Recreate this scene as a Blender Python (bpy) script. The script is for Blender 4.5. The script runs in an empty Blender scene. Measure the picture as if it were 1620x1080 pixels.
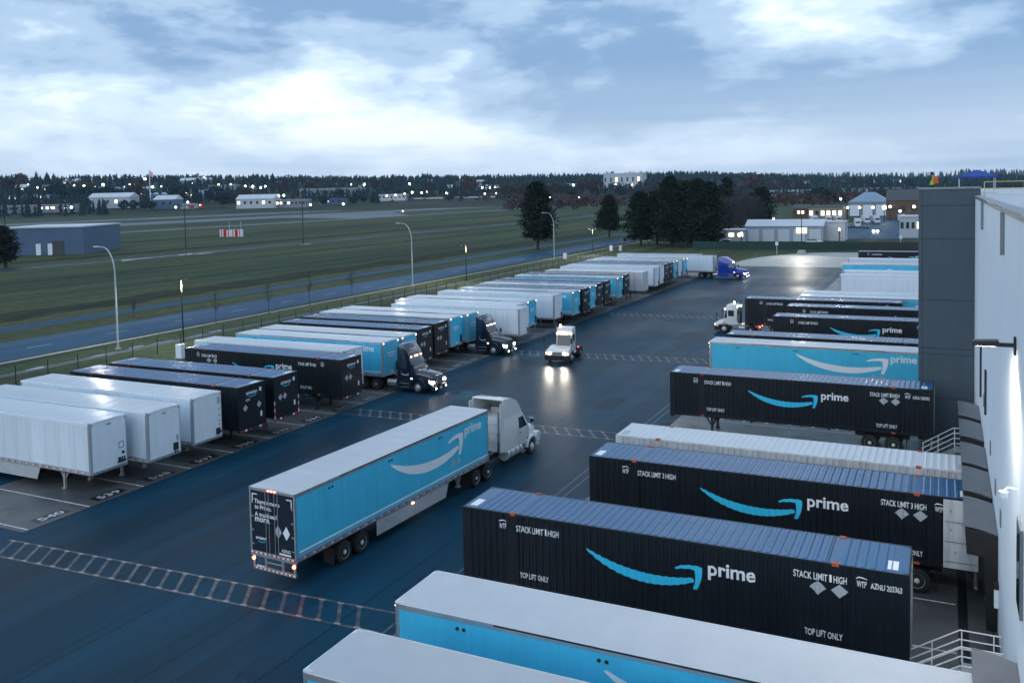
import bpy, bmesh, math, random
from mathutils import Vector, Matrix, noise
R = math.radians
rnd = random.Random(7)
scene = bpy.context.scene
col = scene.collection

# ------------------------------------------------------------------ camera
CF, CCX, CCY = 1422.9, 785.6, 377.0
CYAW, CPITCH, CROLL, CH = 0.4636, -0.0498, -0.0215, 16.472
_up = Vector((0, 0, 1))
_f = Vector((-math.sin(CYAW), math.cos(CYAW), 0)); _r = Vector((math.cos(CYAW), math.sin(CYAW), 0))
C_FWD = _f * math.cos(CPITCH) + _up * math.sin(CPITCH)
_u2 = _up * math.cos(CPITCH) - _f * math.sin(CPITCH)
C_RT = _r * math.cos(CROLL) + _u2 * math.sin(CROLL)
C_UP = _u2 * math.cos(CROLL) - _r * math.sin(CROLL)
cam_d = bpy.data.cameras.new('camera'); cam = bpy.data.objects.new('camera', cam_d); col.objects.link(cam)
cam_d.sensor_fit = 'HORIZONTAL'; cam_d.sensor_width = 36.0
cam_d.lens = CF / 1620 * 36.0
cam_d.shift_x = (810 - CCX) / 1620; cam_d.shift_y = (CCY - 540) / 1620
cam_d.clip_start = 0.3; cam_d.clip_end = 40000
m = Matrix.Identity(4)
for i in range(3):
    m[i][0] = C_RT[i]; m[i][1] = C_UP[i]; m[i][2] = -C_FWD[i]
m[2][3] = CH
cam.matrix_world = m
scene.camera = cam
scene.render.resolution_x, scene.render.resolution_y = 1024, 682

# ------------------------------------------------------------------ world, sun, exposure
SUN_EL, SUN_AZ = R(13), R(-150)
GAP_EL, GAP_AZ = R(9), R(-58)         # brightest break in the cloud          # azimuth from +Y, negative = towards -X
w = bpy.data.worlds.new('World'); scene.world = w; w.use_nodes = True
nt = w.node_tree; N = nt.nodes; Lk = nt.links
for n in list(N): N.remove(n)
def nd(t, **k):
    n = N.new(t)
    for a, b in k.items(): setattr(n, a, b)
    return n
out = nd('ShaderNodeOutputWorld'); bg = nd('ShaderNodeBackground'); bg.inputs['Strength'].default_value = 0.1
sky = nd('ShaderNodeTexSky', sky_type='NISHITA', sun_disc=False)
sky.sun_elevation = SUN_EL; sky.sun_rotation = SUN_AZ; sky.dust_density = 2.0; sky.air_density = 1.4; sky.ozone_density = 3.0
tc = nd('ShaderNodeTexCoord')
sep = nd('ShaderNodeSeparateXYZ'); Lk.new(tc.outputs['Generated'], sep.inputs[0])
def mth(op, a, b=None, clamp=False):
    n = nd('ShaderNodeMath', operation=op, use_clamp=clamp)
    for i, s in enumerate((a, b)):
        if s is None: continue
        if hasattr(s, 'links'): Lk.new(s, n.inputs[i])
        else: n.inputs[i].default_value = s
    return n.outputs[0]
zc = mth('MAXIMUM', sep.outputs['Z'], 0.0)
def wnoise(sx, sz, detail, rough, dist, off):
    mp = nd('ShaderNodeMapping'); mp.inputs['Location'].default_value = off
    mp.inputs['Scale'].default_value = (sx, sx, sz)
    Lk.new(tc.outputs['Generated'], mp.inputs[0])
    n = nd('ShaderNodeTexNoise'); n.inputs['Scale'].default_value = 1
    n.inputs['Detail'].default_value = detail; n.inputs['Roughness'].default_value = rough; n.inputs['Distortion'].default_value = dist
    Lk.new(mp.outputs[0], n.inputs['Vector'])
    return n.outputs['Fac']
def ramp(fac, stops):
    n = nd('ShaderNodeValToRGB'); n.color_ramp.interpolation = 'EASE'
    e = n.color_ramp.elements
    while len(e) < len(stops): e.new(0.5)
    for el, (p_, c_) in zip(e, stops):
        el.position = p_; el.color = (*c_, 1)
    Lk.new(fac, n.inputs[0]); return n.outputs['Color']
SK = (4.4, 3.3, 8.8)
n1 = wnoise(3.6, 9.5, 9, 0.57, 0.10, SK)
n2 = wnoise(1.5, 4.0, 3, 0.5, 0.2, (SK[0] + 3, SK[1], SK[2] + 2))
# broad glow of the hidden low sun
sd = nd('ShaderNodeVectorMath', operation='DOT_PRODUCT'); Lk.new(tc.outputs['Generated'], sd.inputs[0])
sd.inputs[1].default_value = (math.sin(GAP_AZ) * math.cos(GAP_EL), math.cos(GAP_AZ) * math.cos(GAP_EL), math.sin(GAP_EL))
glow = mth('POWER', mth('MAXIMUM', sd.outputs['Value'], 0.0), 7.0)
dens = mth('SUBTRACT', mth('ADD', mth('MULTIPLY', n1, 1.05), mth('MULTIPLY', n2, 0.45)), 0.225)
dens = mth('SUBTRACT', dens, mth('MULTIPLY', glow, 0.065))
cl = ramp(dens, [(0.36, (0.47, 0.495, 0.53)), (0.405, (0.385, 0.435, 0.50)), (0.45, (0.29, 0.36, 0.445)), (0.53, (0.182, 0.252, 0.345)), (0.62, (0.10, 0.165, 0.265))])
# a pale veil low over the horizon
veil = mth('POWER', mth('SUBTRACT', 1.0, mth('MINIMUM', mth('MULTIPLY', zc, 7.0), 1.0)), 1.2)
vl = wnoise(1.6, 40.0, 3, 0.5, 0.0, (5.0, 1.0, 0))
vcol = ramp(vl, [(0.35, (0.235, 0.295, 0.375)), (0.62, (0.32, 0.37, 0.43))])
mx = nd('ShaderNodeMix', data_type='RGBA'); Lk.new(mth('MULTIPLY', veil, 0.9), mx.inputs['Factor']); Lk.new(cl, mx.inputs['A']); Lk.new(vcol, mx.inputs['B'])
sc = nd('ShaderNodeVectorMath', operation='SCALE'); Lk.new(mx.outputs['Result'], sc.inputs[0]); sc.inputs['Scale'].default_value = 10.0
mx2 = nd('ShaderNodeMix', data_type='RGBA'); mx2.inputs['Factor'].default_value = 0.96
Lk.new(sky.outputs[0], mx2.inputs['A']); Lk.new(sc.outputs[0], mx2.inputs['B'])
Lk.new(mx2.outputs['Result'], bg.inputs['Color']); Lk.new(bg.outputs[0], out.inputs['Surface'])

sun_d = bpy.data.lights.new('sun', 'SUN'); sun_d.energy = 0.34; sun_d.angle = R(60); sun_d.color = (0.88, 0.95, 1.0)
sun = bpy.data.objects.new('sun', sun_d); col.objects.link(sun)
sv = Vector((math.sin(SUN_AZ) * math.cos(SUN_EL), math.cos(SUN_AZ) * math.cos(SUN_EL), math.sin(SUN_EL)))
sun.rotation_euler = sv.to_track_quat('Z', 'Y').to_euler()
vs = scene.view_settings
vs.view_transform = 'Standard'; vs.look = 'None'; vs.gamma = 1.0; vs.use_curve_mapping = False
vs.exposure = 1.42

# ------------------------------------------------------------------ projection helpers (survey of the place)
def ray(px, py): return C_FWD + C_RT * ((px - CCX) / CF) - C_UP * ((py - CCY) / CF)
ORG = Vector((0, 0, CH))
def at(px, py, z=0.0):
    d = ray(px, py); return ORG + d * ((z - CH) / d.z)
def atY(px, py, Y):
    d = ray(px, py); return ORG + d * (Y / d.y)
def atX(px, py, X):
    d = ray(px, py); return ORG + d * (X / d.x)

# ------------------------------------------------------------------ materials
MATS = {}
def mat(name, c, rough=0.5, metal=0.0, var=0.0, vscale=1.0, bump=0.0, bscale=30.0, emit=None, estr=1.0,
        rvar=0.0, rscale=0.4, objvar=0.0, stretch=(1, 1, 1), c2=None, coat=0.0, coords='Object', streak=0.0, spec=0.5):
    if name in MATS: return MATS[name]
    M = bpy.data.materials.new(name); M.use_nodes = True; MATS[name] = M
    t = M.node_tree; b = t.nodes['Principled BSDF']; L = t.links
    b.inputs['Base Color'].default_value = (*c, 1); b.inputs['Roughness'].default_value = rough
    b.inputs['Metallic'].default_value = metal; b.inputs['Coat Weight'].default_value = coat
    b.inputs['Specular IOR Level'].default_value = spec
    if emit:
        b.inputs['Emission Color'].default_value = (*emit, 1); b.inputs['Emission Strength'].default_value = estr
    def new(ty, **k):
        n = t.nodes.new(ty)
        for a_, b_ in k.items(): setattr(n, a_, b_)
        return n
    if var or bump or rvar or objvar or c2 or streak:
        tcn = new('ShaderNodeTexCoord'); mp = new('ShaderNodeMapping'); mp.inputs['Scale'].default_value = stretch
        L.new(tcn.outputs[coords], mp.inputs[0])
        cur = None
        def ns(scale, detail=5, rough_=0.6, src=mp):
            n = new('ShaderNodeTexNoise'); n.inputs['Scale'].default_value = scale; n.inputs['Detail'].default_value = detail
            n.inputs['Roughness'].default_value = rough_; L.new(src.outputs[0], n.inputs['Vector']); return n.outputs['Fac']
        if c2:
            rp = new('ShaderNodeValToRGB'); rp.color_ramp.elements[0].position = 0.38; rp.color_ramp.elements[1].position = 0.64
            rp.color_ramp.elements[0].color = (*c, 1); rp.color_ramp.elements[1].color = (*c2, 1)
            L.new(ns(vscale), rp.inputs[0]); cur = rp.outputs[0]
        val = None
        def mul(v, lo, hi, f0=0.3, f1=0.7):
            r_ = new('ShaderNodeMapRange'); r_.inputs['From Min'].default_value = f0; r_.inputs['From Max'].default_value = f1
            r_.inputs['To Min'].default_value = lo; r_.inputs['To Max'].default_value = hi; L.new(v, r_.inputs['Value']); return r_.outputs[0]
        vals = []
        if var: vals.append(mul(ns(vscale * 1.7 + 0.01, 6), 1 - var, 1 + var))
        if objvar:
            oi = new('ShaderNodeObjectInfo'); vals.append(mul(oi.outputs['Random'], 1 - objvar, 1 + objvar * 0.4, 0, 1))
        if streak:
            mp2 = new('ShaderNodeMapping'); mp2.inputs['Scale'].default_value = (2.2, 2.2, 0.12); L.new(tcn.outputs[coords], mp2.inputs[0])
            vals.append(mul(ns(1.6, 6, 0.65, mp2), 1 - streak, 1.0, 0.36, 0.56))
        for v in vals:
            hs = new('ShaderNodeHueSaturation')
            if cur is None: hs.inputs['Color'].default_value = (*c, 1)
            else: L.new(cur, hs.inputs['Color'])
            L.new(v, hs.inputs['Value']); cur = hs.outputs[0]
        if cur is not None: L.new(cur, b.inputs['Base Color'])
        if rvar: L.new(mul(ns(rscale, 4), max(0.02, rough - rvar), min(1, rough + rvar)), b.inputs['Roughness'])
        if bump:
            bn = new('ShaderNodeBump'); bn.inputs['Strength'].default_value = bump; bn.inputs['Distance'].default_value = 0.02
            L.new(ns(bscale, 4), bn.inputs['Height']); L.new(bn.outputs[0], b.inputs['Normal'])
    return M

M_WHITE = mat('white_paint', (0.72, 0.81, 0.88), 0.38, var=0.04, vscale=0.5, rvar=0.06, objvar=0.12, streak=0.11)
M_NOSE = mat('white_nose_paint', (0.80, 0.86, 0.90), 0.42, var=0.04, vscale=0.8, objvar=0.10, streak=0.06)
M_ROOFW = mat('white_roof_skin', (0.47, 0.50, 0.54), 0.22, var=0.05, vscale=0.5, rvar=0.03, rscale=0.5, objvar=0.14, spec=0.6)
M_ALU = mat('aluminium_rail', (0.55, 0.57, 0.59), 0.35, 0.75, var=0.12, vscale=1.2, rvar=0.1)
M_CORNER = mat('grey_corner_post', (0.33, 0.36, 0.40), 0.45, 0.3, var=0.1, vscale=1.0)
M_STEEL = mat('galvanised_steel', (0.42, 0.43, 0.44), 0.45, 0.6, var=0.15, vscale=3)
M_BLUE = mat('sky_blue_paint', (0.072, 0.56, 0.82), 0.36, var=0.05, vscale=0.4, objvar=0.08, streak=0.10)
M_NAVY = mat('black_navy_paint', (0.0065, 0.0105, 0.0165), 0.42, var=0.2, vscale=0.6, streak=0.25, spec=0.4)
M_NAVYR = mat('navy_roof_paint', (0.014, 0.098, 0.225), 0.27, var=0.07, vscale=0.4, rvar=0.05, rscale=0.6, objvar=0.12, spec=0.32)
M_WCONT = mat('white_container_paint', (0.58, 0.60, 0.62), 0.40, var=0.08, vscale=0.6, streak=0.25)
M_WCONTR = mat('white_container_roof', (0.60, 0.63, 0.66), 0.40, var=0.04, vscale=0.4)
M_DARK = mat('dark_steel', (0.018, 0.019, 0.021), 0.6, var=0.3, vscale=2)
M_TYRE = mat('tyre_rubber', (0.016, 0.016, 0.017), 0.8, var=0.2, vscale=4)
M_RIM = mat('rim_alloy', (0.66, 0.67, 0.68), 0.34, 0.3)
M_RIMW = mat('rim_white', (0.65, 0.66, 0.66), 0.45)
M_RUST = mat('orange_casting', (0.42, 0.085, 0.03), 0.7, var=0.3, vscale=6)
M_LET = mat('white_lettering', (0.84, 0.86, 0.88), 0.5)
M_LETD = mat('dark_lettering', (0.03, 0.035, 0.045), 0.5)
M_SMILE = mat('cyan_print', (0.04, 0.58, 0.84), 0.45)
M_SMILEW = mat('white_print', (0.86, 0.88, 0.90), 0.45)
M_PLAC = mat('placard_grey', (0.42, 0.45, 0.49), 0.5, var=0.25, vscale=14)
M_RED = mat('red_tape', (0.55, 0.02, 0.02), 0.4)
M_REDL = mat('lit_red_lamp', (0.5, 0.02, 0.02), 0.3, emit=(1.0, 0.06, 0.03), estr=14)
M_AMB = mat('lit_amber_lamp', (0.6, 0.3, 0.1), 0.3, emit=(1.0, 0.55, 0.28), estr=9)
M_HEAD = mat('lit_headlamp', (0.9, 0.9, 0.8), 0.2, emit=(1.0, 0.93, 0.76), estr=9)
M_LED = mat('lit_lamp_head', (0.9, 0.9, 0.85), 0.3, emit=(1.0, 0.95, 0.80), estr=22)
M_GLASS = mat('dark_glass', (0.008, 0.02, 0.03), 0.06, spec=0.8)
M_BLACK = mat('black_rubber', (0.008, 0.008, 0.009), 0.55, var=0.3, vscale=1.5)
M_CURT = mat('dock_canopy_vinyl', (0.115, 0.12, 0.13), 0.42, var=0.12, vscale=1.1, rvar=0.08)
M_TRWHITE = mat('tractor_white', (0.74, 0.74, 0.72), 0.28, coat=0.5, var=0.03, vscale=1)
M_TRNAVY = mat('tractor_navy', (0.010, 0.022, 0.045), 0.22, coat=0.8)
M_TRBLUE = mat('tractor_royal_blue', (0.008, 0.045, 0.33), 0.25, coat=0.7)
M_CHROME = mat('chrome', (0.75, 0.76, 0.78), 0.14, 1.0)
M_LAMPP = mat('lamp_post_grey', (0.42, 0.47, 0.52), 0.45, 0.4)
M_POLEB = mat('black_pole', (0.012, 0.012, 0.014), 0.5)
M_WOODP = mat('weathered_timber', (0.06, 0.055, 0.05), 0.8, var=0.25, vscale=3)

# ------------------------------------------------------------------ mesh builder
class MB:
    def __init__(s): s.v = []; s.f = []; s.mi = []
    def add(s, vs, fs, mi=0):
        o = len(s.v); s.v += [tuple(v) for v in vs]
        for f in fs: s.f.append(tuple(i + o for i in f)); s.mi.append(mi)
        return s
    def box(s, x0, y0, z0, x1, y1, z1, mi=0):
        x0, x1 = min(x0, x1), max(x0, x1); y0, y1 = min(y0, y1), max(y0, y1); z0, z1 = min(z0, z1), max(z0, z1)
        return s.add([(x0, y0, z0), (x1, y0, z0), (x1, y1, z0), (x0, y1, z0), (x0, y0, z1), (x1, y0, z1), (x1, y1, z1), (x0, y1, z1)],
                     [(0, 3, 2, 1), (4, 5, 6, 7), (0, 1, 5, 4), (1, 2, 6, 5), (2, 3, 7, 6), (3, 0, 4, 7)], mi)
    def quad(s, a, b, c, d, mi=0): return s.add([a, b, c, d], [(0, 1, 2, 3)], mi)
    def prism(s, pts, y0, y1, mi=0, taper=None):
        # polygon in (x,z) extruded along y
        n = len(pts)
        A = [(x, y0 * (taper(x, z) if taper else 1), z) for x, z in pts]; B = [(x, y1 * (taper(x, z) if taper else 1), z) for x, z in pts]
        fs = [tuple(range(n)), tuple(range(2 * n - 1, n - 1, -1))] + [(i, n + i, n + (i + 1) % n, (i + 1) % n) for i in range(n)]
        return s.add(A + B, fs, mi)
    def cyl(s, c0, c1, r0, r1=None, n=10, mi=0, caps=True):
        r1 = r0 if r1 is None else r1
        c0 = Vector(c0); c1 = Vector(c1); d = (c1 - c0).normalized()
        a = d.orthogonal().normalized(); b = d.cross(a)
        vs = [c0 + (a * math.cos(2 * math.pi * i / n) + b * math.sin(2 * math.pi * i / n)) * r0 for i in range(n)]
        vs += [c1 + (a * math.cos(2 * math.pi * i / n) + b * math.sin(2 * math.pi * i / n)) * r1 for i in range(n)]
        fs = [(i, (i + 1) % n, n + (i + 1) % n, n + i) for i in range(n)]
        if caps: fs += [tuple(range(n - 1, -1, -1)), tuple(range(n, 2 * n))]
        return s.add(vs, fs, mi)
    def tube(s, path, r, n=8, mi=0):
        rs = r if isinstance(r, (list, tuple)) else [r] * len(path)
        P = [Vector(p) for p in path]; rings = []
        a = None
        for i, p in enumerate(P):
            d = (P[min(i + 1, len(P) - 1)] - P[max(i - 1, 0)]).normalized()
            if a is None: a = d.orthogonal().normalized()
            else: a = (a - d * a.dot(d)).normalized()
            b = d.cross(a)
            rings += [p + (a * math.cos(2 * math.pi * k / n) + b * math.sin(2 * math.pi * k / n)) * rs[i] for k in range(n)]
        fs = []
        for i in range(len(P) - 1):
            for k in range(n): fs.append((i * n + k, i * n + (k + 1) % n, (i + 1) * n + (k + 1) % n, (i + 1) * n + k))
        fs += [tuple(range(n - 1, -1, -1)), tuple(range((len(P) - 1) * n, len(P) * n))]
        return s.add(rings, fs, mi)
    def lathe(s, prof, axis_y=0.0, n=20, mi=0, center=(0, 0, 0), mis=None, caps=True):
        # profile list of (y, r) turned about the y axis
        vs = []; fs = []; m_ = len(prof)
        for y, r in prof:
            vs += [(center[0] + r * math.cos(2 * math.pi * k / n), center[1] + y, center[2] + r * math.sin(2 * math.pi * k / n)) for k in range(n)]
        o = len(s.v); s.v += vs
        for i in range(m_ - 1):
            for k in range(n):
                s.f.append((o + i * n + k, o + i * n + (k + 1) % n, o + (i + 1) * n + (k + 1) % n, o + (i + 1) * n + k)); s.mi.append(mis[i] if mis else mi)
        if caps: s.f.append(tuple(o + k for k in range(n))); s.mi.append(mi)
        s.f.append(tuple(o + (m_ - 1) * n + k for k in range(n - 1, -1, -1))); s.mi.append(mis[-1] if mis else mi)
        return s
    def mesh(s, name, mats, smooth=None, bevel=0.0):
        me = bpy.data.meshes.new(name); me.from_pydata(s.v, [], s.f); me.update()
        for M in (mats if isinstance(mats, (list, tuple)) else [mats]): me.materials.append(M)
        me.polygons.foreach_set('material_index', s.mi)
        bm = bmesh.new(); bm.from_mesh(me)
        bmesh.ops.recalc_face_normals(bm, faces=bm.faces)
        if bevel:
            es = [e for e in bm.edges if len(e.link_faces) == 2 and e.calc_face_angle(0) > 0.6]
            bmesh.ops.bevel(bm, geom=es, offset=bevel, segments=2, profile=0.6, affect='EDGES', clamp_overlap=True)
        bm.to_mesh(me); bm.free()
        if smooth is not None:
            me.shade_smooth(); me.set_sharp_from_angle(angle=R(smooth))
        return me
def obj(name, me, parent=None, loc=(0, 0, 0), rot=(0, 0, 0)):
    o = bpy.data.objects.new(name, me); col.objects.link(o)
    if parent: o.parent = parent
    o.location = loc; o.rotation_euler = rot
    return o
def part(name, mb, mats, parent, smooth=None, bevel=0.0, **k):
    return obj(name, mb.mesh(name, mats, smooth, bevel), parent, **k)
def tag(o, label, cat, group=None, kind=None):
    if label: o['label'] = label
    if cat: o['category'] = cat
    if group: o['group'] = group
    if kind: o['kind'] = kind
    return o
def thing(name, label, cat, loc=(0, 0, 0), rz=0.0, group=None):
    o = bpy.data.objects.new(name, None); col.objects.link(o); o.empty_display_size = 0.5
    o.location = loc; o.rotation_euler = (0, 0, rz); tag(o, label, cat, group); return o
def struct(name, mb, mats, **k):
    o = part(name, mb, mats, None, **k); o['kind'] = 'structure'; return o
KIDS = {}
def kids(o):
    return [c for c in o.children]
def copy_tree(o, parent=None, cache=None):
    ch = cache[o.name] if cache else kids(o)
    c = o.copy(); col.objects.link(c); c.parent = parent
    for k in ch: copy_tree(k, c, cache)
    return c
def tree_cache(o, d=None):
    d = {} if d is None else d
    d[o.name] = list(o.children)
    for c in o.children: tree_cache(c, d)
    return d

# ------------------------------------------------------------------ kits: a thing's parts described once, placed many times with shared meshes
class Kit:
    def __init__(s): s.p = []
    def add(s, name, me, parent=-1, loc=(0, 0, 0), rot=(0, 0, 0), label=None, kind=None):
        s.p.append((name, me, parent, loc, rot, label, kind)); return len(s.p) - 1
    def mb(s, name, mb, mats, parent=-1, smooth=None, bevel=0.0, **k):
        return s.add(name, mb.mesh(name, mats, smooth, bevel), parent, **k)
    def merge(s, o):
        off = len(s.p)
        for (n, me, pa, l, r, la, ki) in o.p: s.p.append((n, me, pa + off if pa >= 0 else -1, l, r, la, ki))
        return s
    def place(s, name, label, cat, loc=(0, 0, 0), rz=0.0, group=None):
        root = thing(name, label, cat, loc, rz, group); obs = []
        for (n, me, pa, l, r, la, ki) in s.p:
            o = obj(n, me, root if pa < 0 else obs[pa], l, r)
            if la: o['label'] = la
            if ki or n == 'lettering': o['kind'] = ki or 'stuff'
            obs.append(o)
        return root

# ------------------------------------------------------------------ flat print: text and logos as thin meshes
_TX = {}
def text_poly(s, size=1.0, bold=0.0, sx=1.0):
    key = (s, bold)
    if key not in _TX:
        cu = bpy.data.curves.new('t', 'FONT'); cu.body = s; cu.size = 1.0; cu.offset = bold; cu.resolution_u = 3
        o = bpy.data.objects.new('t', cu); col.objects.link(o)
        dg = bpy.context.evaluated_depsgraph_get(); dg.update()
        me = bpy.data.meshes.new_from_object(o.evaluated_get(dg))
        _TX[key] = ([tuple(v.co[:2]) for v in me.vertices], [tuple(p.vertices) for p in me.polygons])
        bpy.data.objects.remove(o); bpy.data.curves.remove(cu); bpy.data.meshes.remove(me)
    V, F = _TX[key]
    return [(x * size * sx, y * size) for x, y in V], F
class Print:
    def __init__(s): s.v = []; s.f = []
    def text(s, t, u0, z0, height=None, width=None, bold=0.015):
        V, F = text_poly(t, 1.0, bold)
        xs = [v[0] for v in V]; ys = [v[1] for v in V]
        h = max(ys) - min(ys) if t.islower() else 0.73
        sy = (height / h) if height else None
        sx = width / (max(xs) - min(xs)) if width else sy
        if sy is None: sy = sx
        o = len(s.v); x0 = min(xs); y0 = min(ys) if t.islower() else 0
        s.v += [(u0 + (x - x0) * sx, z0 + (y - y0) * sy) for x, y in V]; s.f += [tuple(i + o for i in f) for f in F]
        return s
    def poly(s, pts):
        o = len(s.v); s.v += list(pts); s.f.append(tuple(range(o, o + len(pts)))); return s
    def strip(s, A, B):
        for i in range(len(A) - 1): s.poly([A[i], A[i + 1], B[i + 1], B[i]])
        return s
    def rect(s, u0, z0, u1, z1): return s.poly([(u0, z0), (u1, z0), (u1, z1), (u0, z1)])
    def mesh(s, name, M, fn, cuts=None, lift=0.004):
        # fn(u, z, d) -> 3-D point, d = distance off the surface
        me = bpy.data.meshes.new(name)
        me.from_pydata([(u, z, 0) for u, z in s.v], [], s.f); me.materials.append(M)
        bm = bmesh.new(); bm.from_mesh(me)
        bmesh.ops.triangulate(bm, faces=bm.faces)
        if cuts:
            lo = min(v[0] for v in s.v); hi = max(v[0] for v in s.v)
            for c in cuts:
                if lo < c < hi:
                    bmesh.ops.bisect_plane(bm, geom=bm.verts[:] + bm.edges[:] + bm.faces[:], plane_co=(c, 0, 0), plane_no=(1, 0, 0), dist=1e-5)
        for v in bm.verts: v.co = Vector(fn(v.co.x, v.co.y, lift))
        bm.to_mesh(me); bm.free(); me.update()
        return me
def bez(p0, p1, p2, p3, n):
    r = []
    for i in range(n + 1):
        t = i / n; a = (1 - t) ** 3; b = 3 * t * (1 - t) ** 2; c = 3 * t * t * (1 - t); d = t ** 3
        r.append((a * p0[0] + b * p1[0] + c * p2[0] + d * p3[0], a * p0[1] + b * p1[1] + c * p2[1] + d * p3[1]))
    return r
def smile(P, u0, z0, sx, sy, n=16):
    # unit logo: swoosh 0..1 wide, 0..1 high, arrow head at the right
    T = lambda q: [(u0 + x * sx, z0 + y * sy) for x, y in q]
    lo = bez((0.0, 0.86), (0.22, 0.10), (0.60, -0.18), (0.925, 0.36), n)
    up = bez((0.015, 0.885), (0.28, 0.42), (0.60, 0.26), (0.895, 0.485), n)
    P.strip(T(lo), T(up))
    P.poly(T([lo[-1], (0.935, 0.42), (0.925, 0.49), up[-1]]))
    a = T(bez((0.775, 0.75), (0.84, 0.90), (0.93, 0.93), (1.0, 0.88), 7)) + T(bez((1.0, 0.88), (1.01, 0.62), (0.985, 0.34), (0.955, 0.13), 6))[1:]
    b = T(bez((0.785, 0.70), (0.83, 0.755), (0.88, 0.775), (0.936, 0.765), 7)) + T(bez((0.936, 0.765), (0.95, 0.58), (0.945, 0.36), (0.925, 0.16), 6))[1:]
    P.strip(a, b)
    return P

# ------------------------------------------------------------------ running gear
TL, TW, TZ = 16.15, 2.59, 4.1
def wheel_meshes(r=0.5, wd=0.30, dual=True, rimM=M_RIM):
    t = MB()
    if dual: pr = [(-0.31, 0.29), (-0.32, 0.40), (-0.28, r), (-0.06, r), (-0.03, 0.40), (0.03, 0.40), (0.06, r), (0.28, r), (0.32, 0.40), (0.31, 0.29)]
    else: pr = [(-wd / 2, 0.29), (-wd / 2 - 0.01, 0.40), (-wd / 2 + 0.04, r), (wd / 2 - 0.04, r), (wd / 2 + 0.01, 0.40), (wd / 2, 0.29)]
    t.lathe(pr, n=22)
    tm = t.mesh('tyre', M_TYRE, smooth=50)
    y0 = 0.31 if dual else wd / 2
    rm = MB()
    if dual: rm.lathe([(y0 + 0.03, 0.03), (y0 + 0.01, 0.10), (y0 - 0.06, 0.14), (y0 - 0.075, 0.245), (y0 - 0.02, 0.265), (y0 + 0.006, 0.30)][::-1], n=20, caps=False)
    else: rm.lathe([(y0 + 0.006, 0.295), (y0 - 0.02, 0.26), (y0 + 0.03, 0.22), (y0 + 0.05, 0.15), (y0 + 0.11, 0.11), (y0 + 0.12, 0.03)], n=20, caps=False)
    rmm = rm.mesh('rim', rimM, smooth=40)
    hole = MB()
    dep = (y0 - 0.078) if dual else (y0 + 0.034)
    for k in range(10):
        a = 2 * math.pi * k / 10; hole.cyl((0.205 * math.cos(a), dep, 0.205 * math.sin(a)), (0.205 * math.cos(a), dep + 0.012, 0.205 * math.sin(a)), 0.026, n=6)
    hm = hole.mesh('hand_holes', M_DARK)
    return tm, rmm, hm
W_DUAL = wheel_meshes(); W_DUALW = wheel_meshes(rimM=M_RIMW); W_FRONT = wheel_meshes(dual=False); W_FRONTW = wheel_meshes(dual=False, rimM=M_RIMW)
def add_wheel(K, x, side, y, ms, z=0.5):
    rot = (0, 0, 0) if side > 0 else (0, 0, math.pi)
    w_ = K.add('wheel', ms[0], -1, (x, side * y, z), rot)
    rm = K.add('rim', ms[1], w_)
    K.add('hand_holes', ms[2], w_)
def landing_gear_mesh(z=0.0):
    b = MB(); b.box(-0.07, -0.07, z + 0.06, 0.07, 0.07, 1.12); b.box(-0.13, -0.13, z, 0.13, 0.13, z + 0.06)
    b.prism([(-0.45, 1.12), (-0.32, 1.12), (-0.06, 0.62), (-0.06, 0.50)], -0.025, 0.025); b.prism([(0.45, 1.12), (0.32, 1.12), (0.06, 0.62), (0.06, 0.50)], -0.025, 0.025)
    return b
ME_LG = landing_gear_mesh().mesh('landing_gear', M_STEEL); ME_LGD = landing_gear_mesh().mesh('landing_gear', M_DARK); ME_LGU = landing_gear_mesh(0.36).mesh('landing_gear', M_STEEL)
ME_AXLE = MB().cyl((0, -0.95, 0.5), (0, 0.95, 0.5), 0.075, n=10).mesh('axle', M_DARK, smooth=40)
ME_FLAP = MB().box(-0.01, -0.3, 0.18, 0.01, 0.3, 0.88).mesh('mud_flap', M_BLACK)
def running_gear(K, x1, x2, dark=True, wm=W_DUAL, up=False):
    for x in (x1, x2):
        K.add('axle', ME_AXLE, -1, (x, 0, 0))
        for s in (-1, 1): add_wheel(K, x, s, 0.93, wm)
    for s in (-1, 1): K.add('mud_flap', ME_FLAP, -1, (x2 + 0.72, s * 0.93, 0))
    b = MB()
    for s in (-1, 1): b.box(x1 - 0.9, s * 0.45 - 0.05, 0.72, x2 + 0.9, s * 0.45 + 0.05, 1.06)
    for x in (x1 - 0.8, (x1 + x2) / 2, x2 + 0.8): b.box(x - 0.06, -0.4, 0.78, x + 0.06, 0.4, 0.98)
    K.mb('bogie_frame', b, M_DARK)
    lg = ME_LGU if up else ME_LGD if dark else ME_LG
    for s in (-1, 1): K.add('landing_gear', lg, -1, (2.75, s * 0.85, 0))
    K.mb('landing_gear_brace', MB().cyl((2.75, -0.85, 0.55), (2.75, 0.85, 0.95), 0.025, n=6).cyl((2.75, 0.85, 0.55), (2.75, -0.85, 0.95), 0.025, n=6), M_DARK)

def side_fn(side, off=0.0, prof=None):
    # viewer-left coordinate u on the side wall -> local point
    hw = TW / 2
    def fn(u, z, d):
        x = u if side < 0 else TL - u
        y = hw + off + (prof(x) if prof else 0.0) + d
        return (x, side * y, z)
    return fn
def nose_fn(u, z, d): return (-d, u - TW / 2, z) if False else (-d, TW / 2 - u, z)   # seen from the front: left = +y

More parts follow.
